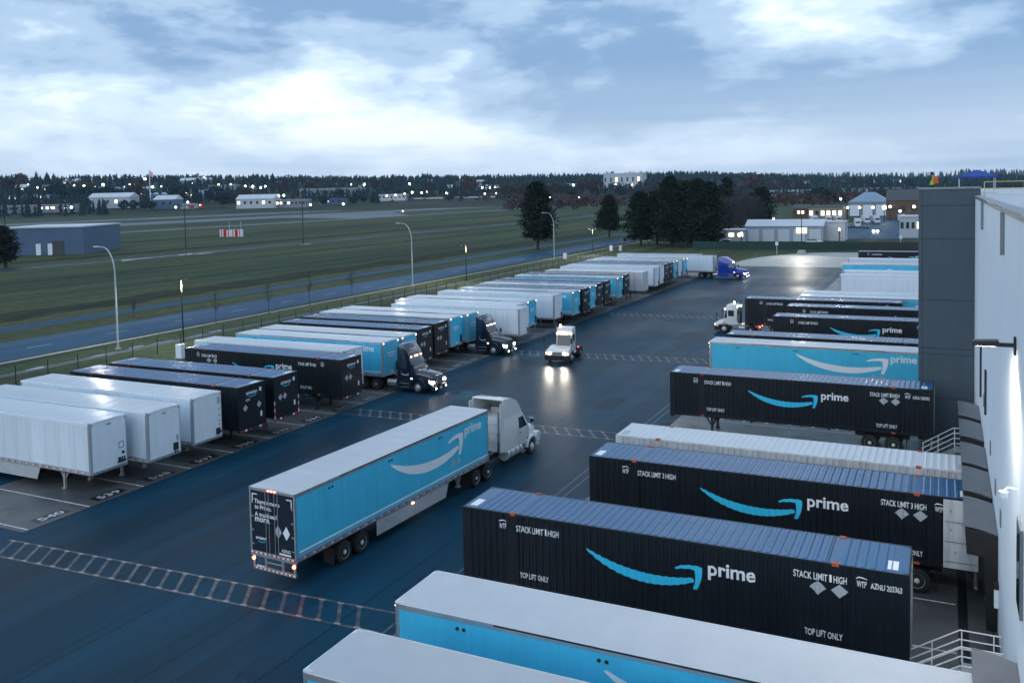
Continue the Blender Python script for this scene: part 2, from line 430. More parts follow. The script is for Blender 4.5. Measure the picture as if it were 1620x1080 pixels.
# ------------------------------------------------------------------ dry van trailers
def roof_mesh(M, amp=0.007):
    b = MB(); nx = 80; L0, L1 = 0.03, TL - 0.03; ys = (-1.26, -0.6, 0.0, 0.6, 1.26)
    vs = []
    for i in range(nx + 1):
        x = L0 + (L1 - L0) * i / nx
        for y in ys: vs.append((x, y, 4.085 + 0.022 * (1 - (y / 1.26) ** 2) + amp * math.cos(2 * math.pi * x / 1.2) * (1 if abs(y) < 1.2 else 0)))
    fs = []
    for i in range(nx):
        for j in range(4): a = i * 5 + j; fs.append((a, a + 1, a + 6, a + 5))
    b.add(vs, fs); return b.mesh('roof', M, smooth=60)
ME_ROOF = roof_mesh(M_ROOFW)
def van(side_mat, nose_mat, skirt=True, panels=False, lettered=False, rear='white', nose_print=None, gear_x=(12.3, 13.55), rear_lit=False, stripe=False, up=False, wm=W_DUAL):
    K = Kit(); hw = TW / 2
    K.add('roof', ME_ROOF)
    for s in (-1, 1):
        if panels:
            n = 13; pw = (TL - 0.30) / n
            if s == -1: pm = MB().box(0.004, -0.02, 1.39, pw - 0.004, 0.0, 3.93).mesh('side_panel', side_mat, bevel=0.003)
            for i in range(n): K.add('side_panel', pm, -1, (0.15 + i * pw, s * (hw - 0.012) if s > 0 else -(hw - 0.032), 0))
            K.mb('side_liner', MB().box(0.15, s * (hw - 0.06), 1.39, TL - 0.15, s * (hw - 0.036), 3.93), M_ALU)
        else:
            K.mb('side_wall', MB().box(0.13, s * (hw - 0.04), 1.38, TL - 0.08, s * (hw - 0.012), 3.93), side_mat)
        tr = K.mb('top_rail', MB().box(0.10, s * (hw - 0.05), 3.925, TL - 0.02, s * hw, 4.09), M_ALU if stripe else M_WHITE, bevel=0.006)
        if stripe: K.mb('gutter_strip', MB().box(3.4, s * hw, 4.03, 13.2, s * (hw + 0.012), 4.075), M_DARK, tr)
        br = K.mb('bottom_rail', MB().box(0.06, s * (hw - 0.05), 1.16, TL - 0.04, s * (hw + 0.003), 1.385), M_ALU, bevel=0.006)
        tp = MB(); 
        for i in range(26):
            x = 0.4 + i * 0.6; tp.box(x, s * (hw + 0.003), 1.24, x + 0.17, s * (hw + 0.006), 1.29, 0); tp.box(x + 0.17, s * (hw + 0.003), 1.24, x + 0.32, s * (hw + 0.006), 1.29, 1)
        K.mb('reflective_tape', tp, [M_RED, M_LET], br)
        cp = MB(); cp.cyl((0.13, s * (hw - 0.13), 1.16), (0.13, s * (hw - 0.13), 4.09), 0.134, n=16)
        K.mb('corner_post', cp, M_CORNER if side_mat is M_WHITE else M_ALU, smooth=40)
    if lettered:
        for s in (-1, 1):
            f = side_fn(s, -0.012)
            P = Print(); smile(P, 6.72, 2.12, 6.62, 1.55); K.add('smile_logo', P.mesh('smile_logo', M_SMILEW, f))
            P = Print(); P.text('prime', 13.52, 3.08, width=1.78, bold=0.022); K.add('lettering', P.mesh('lettering', M_LET, f))
            P = Print(); 
            for u in (12.35, 12.85): P.poly([(u, 1.78), (u + 0.2, 2.03), (u, 2.28), (u - 0.2, 2.03)])
            K.add('hazard_placard', P.mesh('hazard_placard', M_PLAC, f))
    if stripe:
        for s in (-1, 1):
            P = Print(); P.rect(0.2, 1.52, TL - 0.2, 1.60); K.add('stripe', P.mesh('stripe', M_LET, side_fn(s, -0.012)))
            for u in (2.2, 6.6, 11.0):
                for du in (0, 0.22):
                    x = u + du if s < 0 else TL - u - du
                    K.mb('vent', MB().cyl((x, s * (hw - 0.02), 3.72), (x, s * (hw + 0.012), 3.72), 0.055, n=10), M_DARK)
    # nose
    K.mb('front_wall', MB().box(-0.002, -hw + 0.11, 1.30, 0.05, hw - 0.11, 4.0), nose_mat)
    K.mb('front_sill', MB().box(-0.02, -hw + 0.1, 1.14, 0.06, hw - 0.1, 1.30), M_ALU, bevel=0.008)
    K.mb('front_top_rail', MB().box(-0.012, -hw + 0.1, 4.0, 0.06, hw - 0.1, 4.095), M_WHITE, bevel=0.008)
    for y in (-1.12, 1.12): K.mb('marker_light', MB().box(-0.03, y - 0.05, 3.93, -0.002, y + 0.05, 3.97), M_AMB if lettered else M_RED)
    fl = MB(); fl.box(0.06, -hw + 0.05, 1.10, TL - 0.05, hw - 0.05, 1.18); K.mb('floor', fl, M_DARK)
    if nose_print: nose_print(K)
    # rear
    dm = {'white': M_WHITE, 'navy': M_NAVYD, 'blue': M_BLUE}[rear]
    K.mb('rear_frame', MB().box(TL - 0.06, -hw, 1.1, TL + 0.01, -hw + 0.09, 4.09).box(TL - 0.06, hw - 0.09, 1.1, TL + 0.01, hw, 4.09).box(TL - 0.06, -hw + 0.09, 3.96, TL + 0.008, hw - 0.09, 4.09).box(TL - 0.06, -hw + 0.09, 1.1, TL + 0.012, hw - 0.09, 1.32), M_ALU, bevel=0.006)
    for s in (-1, 1):
        d = K.mb('rear_door', MB().box(TL - 0.05, s * 0.012, 1.33, TL + 0.002, s * (hw - 0.1), 3.95), dm)
        rods = MB()
        for y in (0.16, 0.34): rods.cyl((TL + 0.03, s * y, 1.2), (TL + 0.03, s * y, 4.0), 0.018, n=6)
        K.mb('lock_rod', rods, M_STEEL, d)
        hg = MB()
        for z in (1.6, 2.2, 2.8, 3.4): hg.box(TL + 0.002, s * (hw - 0.22), z, TL + 0.02, s * (hw - 0.05), z + 0.05)
        K.mb('hinge', hg, M_STEEL, d)
    g = MB()
    g.box(TL - 0.14, -1.2, 0.50, TL - 0.02, 1.2, 0.64)
    for s in (-1, 1):
        g.prism([(TL - 0.10, 0.64), (TL - 0.02, 0.64), (TL - 0.02, 1.12), (TL - 0.10, 1.12)], s * 1.08, s * 1.2); g.prism([(TL - 0.10, 0.64), (TL - 0.03, 0.64), (TL - 0.03, 1.12), (TL - 0.10, 1.12)], s * 0.42, s * 0.54)
    g.box(TL - 0.10, -0.42, 0.84, TL - 0.05, 0.42, 0.90)
    ug = K.mb('underride_guard', g, M_ALU, bevel=0.008)
    tp = MB()
    for i in range(10):
        y = -1.18 + i * 0.236; tp.box(TL - 0.02, y, 0.54, TL - 0.016, y + 0.118, 0.60, 0); tp.box(TL - 0.02, y + 0.118, 0.54, TL - 0.016, y + 0.236, 0.60, 1)
        y = -1.28 + i * 0.256; tp.box(TL + 0.012, y, 1.22, TL + 0.016, y + 0.128, 1.28, 1); tp.box(TL + 0.012, y + 0.128, 1.22, TL + 0.016, y + 0.256, 1.28, 0)
    K.mb('reflective_tape', tp, [M_RED, M_LET], ug)
    LR = M_REDL if rear_lit else M_RED
    for s in (-1, 1): K.mb('tail_light', MB().cyl((TL - 0.02, s * 1.14, 0.98), (TL + 0.03, s * 1.14, 0.98), 0.075, n=12), LR)
    for y in (-0.18, 0, 0.18): K.mb('marker_light', MB().box(TL + 0.008, y - 0.05, 4.02, TL + 0.03, y + 0.05, 4.06), LR)
    if rear_lit:
        for s in (-1, 1):
            K.mb('marker_light', MB().box(7.6, s * (hw + 0.003), 1.06, 7.72, s * (hw + 0.02), 1.11), M_AMB)
    if skirt:
        for s in (-1, 1):
            K.mb('side_skirt', MB().prism([(4.3, 1.16), (10.6, 1.16), (10.6, 0.42), (4.62, 0.42)], s * (hw - 0.06), s * (hw - 0.03)), M_SKIRT, bevel=0.004)
    running_gear(K, *gear_x, dark=False, up=up, wm=wm)
    return K
M_NAVYD = mat('navy_door_paint', (0.008, 0.017, 0.032), 0.35, var=0.15, vscale=0.8)
M_SKIRT = mat('skirt_plastic', (0.42, 0.44, 0.46), 0.5, var=0.1, vscale=1)

def np_white_a(K):     # data plate, stickers and hoses on a plain white nose
    K.mb('air_intake', MB().box(-0.012, -0.15, 3.78, -0.002, 0.15, 3.84), M_DARK)
    fr = MB(); y0, z0 = -0.98, 2.22
    fr.box(-0.008, y0, z0, -0.002, y0 + 0.34, z0 + 0.035).box(-0.008, y0, z0 + 0.34, -0.002, y0 + 0.34, z0 + 0.375).box(-0.008, y0, z0 + 0.035, -0.002, y0 + 0.035, z0 + 0.34).box(-0.008, y0 + 0.305, z0 + 0.035, -0.002, y0 + 0.34, z0 + 0.34)
    K.mb('placard_frame', fr, M_DARK)
    K.mb('socket', MB().cyl((-0.04, -0.92, 1.95), (-0.002, -0.92, 1.95), 0.09, n=12), M_DARK)
    b = MB(); b.box(-0.10, -1.05, 1.42, -0.002, -0.52, 1.50)
    for y in (-1.0, -0.85, -0.7, -0.6): b.cyl((-0.06, y, 1.48), (-0.06, y + 0.04, 1.72), 0.04, n=6)
    K.mb('gladhand_panel', b, M_DARK)
def np_white_b(K):
    K.mb('air_intake', MB().box(-0.012, -0.13, 3.80, -0.002, 0.13, 3.85), M_DARK)
    K.mb('document_box', MB().box(-0.03, -1.04, 1.98, -0.002, -0.88, 2.32), M_PLAC)
    b = MB(); b.prism([(-0.06, 1.42), (-0.002, 1.42), (-0.002, 1.86), (-0.06, 1.86)], -0.98, -0.62)
    for y in (-0.9, -0.72): b.cyl((-0.07, y, 1.4), (-0.09, y + 0.05, 1.25), 0.03, n=6)
    K.mb('gladhand_panel', b, M_DARK)
def np_white_c(K):
    K.mb('decal', MB().box(-0.006, -1.1, 3.34, -0.002, -0.84, 3.78), M_PLAC)
    b = MB()
    for z in (2.95, 2.55, 2.2, 1.98): b.box(-0.012, -1.05, z, -0.002, -0.92, z + 0.06)
    K.mb('warning_stickers', b, M_LETD)
    g = MB(); g.prism([(-0.08, 1.40), (-0.002, 1.40), (-0.002, 1.80), (-0.08, 1.80)], -1.0, -0.68); g.cyl((-0.09, -1.08, 1.55), (-0.002, -1.08, 1.55), 0.06, n=8)
    K.mb('gladhand_panel', g, M_DARK)
def np_blue(K):
    P = Print(); P.text('amazon', 0.72, 2.96, width=1.15, bold=0.02); K.add('lettering', P.mesh('lettering', M_LET, nose_fn, lift=0.006))
    P = Print(); smile(P, 0.82, 2.70, 0.92, 0.24); K.add('smile_logo', P.mesh('smile_logo', M_LET, nose_fn, lift=0.006))
    P = Print()
    for u, r_ in ((0.55, 0.1), (0.85, 0.12)): P.poly([(u, 1.75 - r_), (u + r_, 1.75), (u, 1.75 + r_), (u - r_, 1.75)])
    K.add('hazard_placard', P.mesh('hazard_placard', M_PLAC, nose_fn, lift=0.006))
    b = MB(); b.prism([(-0.09, 1.42), (-0.002, 1.42), (-0.002, 2.2), (-0.09, 2.05)], -0.98, -0.72)
    K.mb('gladhand_panel', b, M_DARK)
    K.mb('decal', MB().box(-0.006, -0.3, 1.36, -0.002, 0.1, 1.5), M_LET)

# ------------------------------------------------------------------ 53 ft containers on chassis
CP = 0.278
def cprof(x):
    if x < 0.30 or x > TL - 0.30: return 0.0
    for a in (2.0, TL - 2.42):
        if a <= x <= a + 0.42: return 0.0
    t = (x / CP) % 1.0
    if t < 0.34: return 0.0
    if t < 0.5: return -0.036 * (t - 0.34) / 0.16
    if t < 0.84: return -0.036
    return -0.036 * (1 - (t - 0.84) / 0.16)
CBR = [0.0, 0.30, 2.0, 2.42, TL - 2.42, TL - 2.0, TL - 0.30, TL]
_k = 0
while _k * CP < TL:
    for q in (0, 0.34, 0.5, 0.84): CBR.append((_k + q) * CP)
    _k += 1
CBR = sorted(set(round(x, 5) for x in CBR if 0 <= x <= TL))
def cont_side_mesh(side, M):
    b = MB(); hw = TW / 2; z0, z1 = 1.33, 3.98
    vs = []; xs = []
    for x in CBR:
        e = 1e-4
        a, c = cprof(x - e), cprof(x + e)
        if abs(a - c) > 0.004: xs += [(x - 0.0005, a), (x + 0.0005, c)]
        else: xs.append((x, a))
    for x, pr in xs: vs += [(x, side * (hw - 0.006 + pr), z0), (x, side * (hw - 0.006 + pr), z1)]
    fs = [(2 * i, 2 * i + 2, 2 * i + 3, 2 * i + 1) for i in range(len(xs) - 1)]
    b.add(vs, fs); return b.mesh('side_wall', M)
def cont_roof_mesh(M):
    b = MB(); xs = []; p = 0.30
    def rz(x):
        if x < 0.5 or x > TL - 0.5 or abs(x - 2.2) < 0.25 or abs(x - (TL - 2.2)) < 0.25: return 0.0
        t = (x / p) % 1.0
        if t < 0.16: return 0.02 * t / 0.16
        if t < 0.42: return 0.02
        if t < 0.58: return 0.02 * (1 - (t - 0.42) / 0.16)
        return 0.0
    k = 0; xs = [0.02, 0.5, 1.95, 2.45, TL - 2.45, TL - 1.95, TL - 0.5, TL - 0.02]
    while k * p < TL - 0.02:
        for q in (0.0, 0.16, 0.42, 0.58):
            x = (k + q) * p
            if 0.02 < x < TL - 0.02: xs.append(x)
        k += 1
    xs = sorted(set(round(x, 5) for x in xs)); vs = []
    for x in xs:
        z = rz(x)
        for y, f in ((-1.25, 0), (-1.17, 1), (0, 1), (1.17, 1), (1.25, 0)): vs.append((x, y, 4.068 + z * f))
    fs = []
    for i in range(len(xs) - 1):
        for j in range(4): a = i * 5 + j; fs.append((a, a + 1, a + 6, a + 5))
    b.add(vs, fs); return b.mesh('roof', M)
def container(M, MR, lettered=True, serial='AZNU 203363', stack=None, nose='a', dark=True, wm=W_DUALW, gear_x=(12.6, 13.95), open_door=False, red_poles=False):
    K = Kit(); hw = TW / 2
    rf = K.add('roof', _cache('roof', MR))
    ml = MB()
    for u in (0.10, TL - 0.75):
        ml.box(u + 0.1, -1.0, 4.0705, u + 0.42, -0.25, 4.0735)
    K.mb('roof_marking', ml, M_LET if dark else M_PLAC, rf)
    for x in (2.42, TL - 2.44): K.mb('roof_seam', MB().box(x, -1.25, 4.066, x + 0.03, 1.25, 4.078), M_DARK if dark else M_WCONT, rf)
    for s in (-1, 1):
        sw = K.add('side_wall', _cache('side%d' % s, M))
        K.mb('top_rail', MB().box(0, s * (hw - 0.07), 3.975, TL, s * hw, 4.075), M, bevel=0.008)
        K.mb('bottom_rail', MB().box(0, s * (hw - 0.09), 1.2, TL, s * hw, 1.335), M, bevel=0.008)
        for x in (0.0, TL - 0.16): K.mb('corner_post', MB().box(x, s * (hw - 0.14), 1.2, x + 0.16, s * (hw + 0.002), 4.08), M, bevel=0.012)
        for x in (2.07, TL - 2.33):
            K.mb('lift_post', MB().box(x, s * (hw - 0.03), 1.335, x + 0.26, s * (hw + 0.003), 3.975), M)
            K.mb('corner_casting', MB().box(x + 0.02, s * (hw - 0.14), 3.99, x + 0.24, s * (hw + 0.008), 4.10), M_RUST, bevel=0.01)
            K.mb('corner_casting', MB().box(x + 0.02, s * (hw - 0.14), 1.19, x + 0.24, s * (hw + 0.008), 1.31), M_RUST, bevel=0.01)
        if lettered:
            pf = lambda x: cprof(x) if not (1.99 < x < 2.43 or TL - 2.43 < x < TL - 1.99) else 0.007
            fn = side_fn(s, -0.004, pf)
            cuts = CBR if s < 0 else [TL - c for c in CBR]
            flip = (s > 0)
            P = Print(); smile(P, 5.2, 2.22, 4.35, 1.12, 18); K.add('smile_logo', P.mesh('smile_logo', M_SMILE, fn, cuts), sw)
            P = Print(); P.text('prime', 9.76, 2.82, width=1.62, bold=0.022); K.add('lettering', P.mesh('lettering', M_LET, fn, cuts), sw)
            P = Print()
            plain, full = (2.36, 12.62) if not flip else (12.0, 1.9)
            def stk(u, z, wd_):
                if stack: P.text(stack, u, z, height=0.24, width=wd_)
                else:
                    P.text('STACK LIMIT', u, z, height=0.24, width=wd_ * 0.645); P.rect(u + wd_ * 0.68, z, u + wd_ * 0.725, z + 0.25); P.text('HIGH', u + wd_ * 0.76, z, height=0.24, width=wd_ * 0.24)
            stk(plain, 3.42, 1.75); P.text('TOP LIFT ONLY', plain + 0.12, 1.62, height=0.22, width=1.2)
            stk(full, 3.45, 1.68); P.text('TOP LIFT ONLY', full + 0.35, 1.55, height=0.22, width=1.2)
            a, b_ = (1.62, 14.60) if not flip else (14.2, 1.35)
            for u in (a, b_):
                P.text('WTP', u, 3.44, height=0.21, width=0.30)
                P.strip(bez((u - 0.02, 3.72), (u + 0.1, 3.82), (u + 0.2, 3.80), (u + 0.32, 3.71), 6), bez((u - 0.02, 3.69), (u + 0.1, 3.765), (u + 0.2, 3.765), (u + 0.32, 3.685), 6))
            if serial: P.text(serial, 15.02 if not flip else 0.20, 3.45, height=0.19, width=0.93)
            K.add('lettering', P.mesh('lettering', M_LET, fn, cuts), sw)
            for du in (0.78, 1.46):
                P = Print(); u = full + du; P.poly([(u, 2.96), (u + 0.27, 3.2), (u, 3.44 - 0.02), (u - 0.27, 3.2)]); K.add('hazard_placard', P.mesh('hazard_placard', M_PLAC, fn, cuts, lift=0.006), sw)
    # front end
    fw = MB(); fw.box(0.01, -hw + 0.14, 1.2, 0.06, hw - 0.14, 4.07)
    fwi = K.mb('front_wall', fw, M)
    rb = MB()
    for z in (1.7, 2.15, 2.6, 3.05): rb.box(-0.015, -hw + 0.16, z, 0.01, hw - 0.16, z + 0.10)
    if nose == 'ribs': K.mb('front_rib', rb, M, fwi, bevel=0.006)
    if lettered:
        P = Print(); P.text('amazon', 0.75, 3.44, width=1.05, bold=0.02)
        if nose == 'a': P.text('AZNU', 0.68, 3.02, height=0.16, width=0.42)
        K.add('lettering', P.mesh('lettering', M_LET, nose_fn, lift=0.0), fwi)
        P = Print(); smile(P, 0.85, 3.22, 0.86, 0.2); K.add('smile_logo', P.mesh('smile_logo', M_SMILE, nose_fn, lift=0.0), fwi)
        for u in ((0.62, 1.95) if nose == 'a' else (0.62, 1.10)):
            P = Print(); P.poly([(u, 2.36), (u + 0.23, 2.6), (u, 2.84), (u - 0.23, 2.6)]); K.add('hazard_placard', P.mesh('hazard_placard', M_PLAC, nose_fn, lift=0.018), fwi)
        P = Print(); P.rect(2.0, 3.48, 2.22, 3.74); P.rect(2.05, 1.75, 2.22, 2.1); K.add('decal', P.mesh('decal', M_LET, nose_fn, lift=0.018), fwi)
    # rear
    for s in (-1, 1):
        if open_door and s == -1:
            d = K.mb('rear_door', MB().box(TL - 1.25, -(hw + 0.055), 1.26, TL - 0.02, -(hw + 0.012), 4.0), M_WCONT, bevel=0.01, label='white inner face of the swung open door')
            rr = MB()
            for z in (1.5, 2.3, 3.1): rr.box(TL - 1.2, -(hw + 0.063), z, TL - 0.08, -(hw + 0.055), z + 0.05)
            for x, z in ((-1.02, 3.5), (-1.02, 2.75), (-0.85, 1.85), (-0.4, 1.85), (-0.6, 3.0)): rr.box(TL + x, -(hw + 0.075), z, TL + x + 0.05, -(hw + 0.055), z + 0.12)
            K.mb('door_fitting', rr, M_STEEL, d)
        else:
            d = K.mb('rear_door', MB().box(TL - 0.06, s * 0.012, 1.24, TL + 0.01, s * (hw - 0.15), 4.05), M)
            K.mb('lock_rod', MB().cyl((TL + 0.03, s * 0.2, 1.25), (TL + 0.03, s * 0.2, 4.0), 0.018, n=6).cyl((TL + 0.03, s * 0.8, 1.25), (TL + 0.03, s * 0.8, 4.0), 0.018, n=6), M_STEEL, d)
    # chassis
    ch = MB()
    for s in (-1, 1): ch.box(0.1, s * 0.46 - 0.06, 0.98, TL - 0.1, s * 0.46 + 0.06, 1.195)
    for x in (0.15, 3.0, 5.4, 7.8, 10.2, TL - 0.3): ch.box(x - 0.07, -1.2, 1.04, x + 0.07, 1.2, 1.195)
    K.mb('chassis', ch, M_DARK)
    bl = MB(); bl.box(0.0, -1.25, 1.02, 0.12, 1.25, 1.19)
    bo = K.mb('front_bolster', bl, M_DARK)
    tp = MB()
    for i, y in enumerate((-1.15, -0.85, 0.1, 0.55, 0.95)): tp.box(-0.004, y, 1.05, 0.0, y + 0.22, 1.16, 1 if i % 2 else 0)
    K.mb('reflective_tape', tp, [M_RED, M_LET], bo)
    tp = MB()
    for i in range(12):
        x = 3.4 + i * 0.72
        for s in (-1, 1): tp.box(x, s * 1.2, 1.10, x + 0.2, s * 1.206, 1.15, i % 2)
    K.mb('reflective_tape', tp, [M_LET, M_RED], bo)
    if red_poles:
        for y in (-1.29, 1.27):
            b = MB()
            for i in range(6): b.box(-0.03, y, 0.9 + i * 0.25, -0.005, y + 0.06, 1.15 + i * 0.25, i % 2)
            K.mb('marker_pole', b, [M_RED, M_LET])
    running_gear(K, *gear_x, dark=True, wm=wm)
    K.mb('rear_bumper', MB().box(TL - 0.16, -1.2, 0.5, TL - 0.04, 1.2, 0.62).box(TL - 0.14, -0.6, 0.62, TL - 0.06, -0.5, 1.0).box(TL - 0.14, 0.5, 0.62, TL - 0.06, 0.6, 1.0), M_STEEL)
    return K
_CM = {}
def _cache(k, M):
    key = (k, M.name)
    if key not in _CM:
        _CM[key] = cont_roof_mesh(M) if k == 'roof' else cont_side_mesh(int(k[4:]), M)
    return _CM[key]

# ------------------------------------------------------------------ tractors (local +x = forward, origin on the ground under the front axle)
def arch(cx, cz, r0, r1, a0, a1, n=10):
    o = [(cx + r1 * math.cos(R(a0 + (a1 - a0) * i / n)), cz + r1 * math.sin(R(a0 + (a1 - a0) * i / n))) for i in range(n + 1)]
    i_ = [(cx + r0 * math.cos(R(a1 - (a1 - a0) * i / n)), cz + r0 * math.sin(R(a1 - (a1 - a0) * i / n))) for i in range(n + 1)]
    return o, i_
def loft(stations, n=24, p=4.0):
    # stations: (x, half width bottom, half width top, z0, z1): rounded boxes skinned along x
    b = MB(); vs = []
    for (x, wb, wt, z0, z1) in stations:
        for k in range(n):
            a = 2 * math.pi * k / n; c, s_ = math.cos(a), math.sin(a)
            yy = math.copysign(abs(c) ** (2 / p), c); zz = math.copysign(abs(s_) ** (2 / p), s_)
            t = (zz + 1) / 2
            vs.append((x, yy * (wb + (wt - wb) * t), z0 + (z1 - z0) * t))
    fs = []
    for i in range(len(stations) - 1):
        for k in range(n): fs.append((i * n + k, i * n + (k + 1) % n, (i + 1) * n + (k + 1) % n, (i + 1) * n + k))
    m_ = len(stations) - 1
    fs += [tuple(range(n)), tuple(m_ * n + k for k in range(n - 1, -1, -1))]
    return b.add(vs, fs)
def tractor(paint, wb=4.8, rear=-2.0, sleeper=False, chrome_grille=True, lights=True, smile_on=True, open_fairing=False, front=1.5, hood_z=1.86, top=4.0):
    K = Kit()
    # hood
    K.mb('hood', loft([(front - 0.06, 0.60, 0.56, 0.86, 1.50), (front - 0.22, 0.72, 0.66, 0.80, 1.60), (0.85, 0.80, 0.74, 0.80, 1.70), (0.2, 0.88, 0.82, 0.84, 1.80), (-0.42, 0.98, 0.92, 0.90, hood_z + 0.08), (-0.62, 1.0, 0.95, 0.92, hood_z + 0.1)], p=3.4), paint, smooth=50)
    # cab with windscreen slope and roof fairing
    if open_fairing:
        prof = [(rear, 0.95), (rear, 3.05), (-1.55, 3.12), (-1.12, 2.98), (-0.95, 2.82), (-0.30, hood_z + 0.06), (-0.25, 1.2), (-0.25, 0.95)]
    elif sleeper:
        prof = [(rear, 0.95), (rear, top - 0.10), (rear + 0.5, top), (rear + 1.3, top - 0.08), (-1.75, top - 0.38), (-1.2, 3.20), (-1.0, 2.86), (-0.30, hood_z + 0.06), (-0.25, 1.2), (-0.25, 0.95)]
    else:
        prof = [(rear, 0.95), (rear, top - 0.22), (rear + 0.14, top - 0.02), (rear + 0.5, top), (-1.28, top - 0.22), (-0.98, 3.42), (-0.80, 2.98), (-0.86, 2.86), (-0.30, hood_z + 0.06), (-0.25, 1.2), (-0.25, 0.95)]
    tp = lambda x, z: 1.0 if z < 1.9 else 1.0 - 0.075 * min(1, (z - 1.9) / 1.0)
    cab = K.mb('cab', MB().prism(prof, -1.13, 1.13, taper=tp), paint, smooth=35, bevel=0.07)
    # windscreen
    x0, z0, x1, z1 = (-0.36, hood_z + 0.14, -0.88, 2.80) if not open_fairing else (-0.36, hood_z + 0.14, -0.90, 2.76)
    nx, nz = (z1 - z0), (x0 - x1); l_ = math.hypot(nx, nz); nx /= l_; nz /= l_
    d = 0.018
    ws = MB(); ws.add([(x0 + nx * d, -0.92, z0 + nz * d), (x0 + nx * d, 0.92, z0 + nz * d), (x1 + nx * d, 0.86, z1 + nz * d), (x1 + nx * d, -0.86, z1 + nz * d)], [(0, 1, 2, 3)])
    ws.add([(x0 - 0.05, -0.92, z0), (x0 - 0.05, 0.92, z0), (x1 - 0.05, 0.86, z1), (x1 - 0.05, -0.86, z1)], [(3, 2, 1, 0)])
    K.mb('windscreen', ws, M_GLASS)
    for s in (-1, 1):
        def sy(z): return 1.13 * tp(0, z) + 0.006
        pts = [(-0.62, 2.0), (-1.62, 2.0), (-1.62, 2.68), (-1.02, 2.68)] if rear < -1.7 else [(-0.6, 2.0), (-1.5, 2.0), (-1.5, 2.66), (-1.0, 2.66)]
        g = MB(); g.add([(x, s * sy(z), z) for x, z in pts] + [(x, s * (sy(z) - 0.03), z) for x, z in pts], [(0, 1, 2, 3), (7, 6, 5, 4), (0, 4, 5, 1), (1, 5, 6, 2), (2, 6, 7, 3), (3, 7, 4, 0)])
        K.mb('side_window', g, M_GLASS)
        dr = MB()
        for (xa, za, xb, zb) in ((-0.5, 1.05, -0.52, 1.98), (-1.72, 1.05, -1.70, 2.72)):
            dr.add([(xa - 0.01, s * (sy(za) - 0.003), za), (xa + 0.01, s * (sy(za) - 0.003), za), (xb + 0.01, s * (sy(zb) - 0.003), zb), (xb - 0.01, s * (sy(zb) - 0.003), zb)], [(0, 1, 2, 3)])
        K.mb('door_seam', dr, M_DARK, cab)
        K.mb('door_handle', MB().box(-1.62, s * 1.13, 1.72, -1.44, s * 1.155, 1.78), M_CHROME, cab)
        # front fender round the wheel
        o, i_ = arch(0, 0.5, 0.60, 0.74, -6, 172)
        K.mb('fender', MB().prism(o + i_, s * 0.60, s * 1.20), paint, smooth=40, bevel=0.035)
        K.mb('fender_front', MB().prism([(0.62, 0.55), (front - 0.10, 0.55), (front - 0.16, 1.18), (0.80, 1.24), (0.66, 1.02)], s * 0.60, s * 1.13, taper=lambda x, z: 1.0 if x < 0.9 else 0.94), paint, bevel=0.05, smooth=40)
        hl = MB().prism([(front - 0.36, 0.88), (front - 0.07, 0.84), (front - 0.10, 1.06), (front - 0.44, 1.14)], s * 0.74, s * 1.105)
        K.mb('headlight', hl, M_HEAD if lights else M_RIMW, bevel=0.02)
        mir = MB(); mir.tube([(-0.55, s * 1.12, 2.5), (-0.30, s * 1.38, 2.46), (-0.30, s * 1.38, 1.92), (-0.50, s * 1.12, 1.9)], 0.022, 6); mir.box(-0.42, s * 1.26, 1.98, -0.30, s * 1.48, 2.40)
        K.mb('mirror', mir, M_CHROME if paint is M_TRWHITE else M_TRNAVY)
        # lower side: step and tank
        if open_fairing:
            tk = MB().cyl((-1.35, s * 0.84, 0.76), (-3.2, s * 0.84, 0.76), 0.37, n=20)
            ti = K.mb('fuel_tank', tk, mat('polished_tank', (0.62, 0.63, 0.64), 0.3, 0.35), smooth=40)
            st = MB()
            for x in (-1.7, -2.3, -2.85): st.cyl((x - 0.03, s * 0.84, 0.76), (x + 0.03, s * 0.84, 0.76), 0.382, n=20)
            K.mb('tank_strap', st, M_DARK, ti, smooth=40)
            K.mb('step', MB().box(-0.75, s * 0.62, 0.42, -1.32, s * 1.12, 0.48).box(-0.75, s * 0.62, 0.74, -1.32, s * 1.12, 0.80), M_STEEL)
            K.mb('side_sill', MB().box(rear + 0.05, s * 0.5, 1.0, -0.6, s * 1.10, 1.12), M_DARK)
        else:
            K.mb('side_fairing', MB().prism([(-0.66, 0.30), (rear + 0.05, 0.30), (rear + 0.05, 0.97), (-0.72, 0.97)], s * 0.6, s * 1.12), paint, bevel=0.03)
            K.mb('step', MB().box(-0.85, s * 1.115, 0.42, -1.75, s * 1.15, 0.47).box(-0.85, s * 1.115, 0.74, -1.75, s * 1.15, 0.79), M_STEEL)
            K.mb('fuel_tank', MB().cyl((rear - 0.12, s * 0.86, 0.68), (rear - 1.0, s * 0.86, 0.68), 0.30, n=16), M_ALU, smooth=40)
        if smile_on:
            P = Print(); smile(P, 0, 0, 0.75, 0.2)
            K.add('smile_logo', P.mesh('smile_logo', M_LET, (lambda u, z, dd, s=s: (-1.62 + u if s < 0 else -0.87 - u, s * (1.13 + 0.006), 1.42 + z))), cab)
        K.mb('marker_light', MB().box(-0.66, s * 1.12, 1.16, -0.54, s * 1.15, 1.24), M_AMB if lights else M_RED)
    if smile_on:
        P = Print(); smile(P, 0, 0, 1.0, 0.24)
        xa, za = prof[5]; xb, zb = prof[4]
        K.add('smile_logo', P.mesh('smile_logo', M_LET, (lambda u, z, dd: (xa + (xb - xa) * (0.2 + z * 1.4) + 0.05, 0.5 - u if True else u, za + (zb - za) * (0.2 + z * 1.4) + 0.02))), cab)
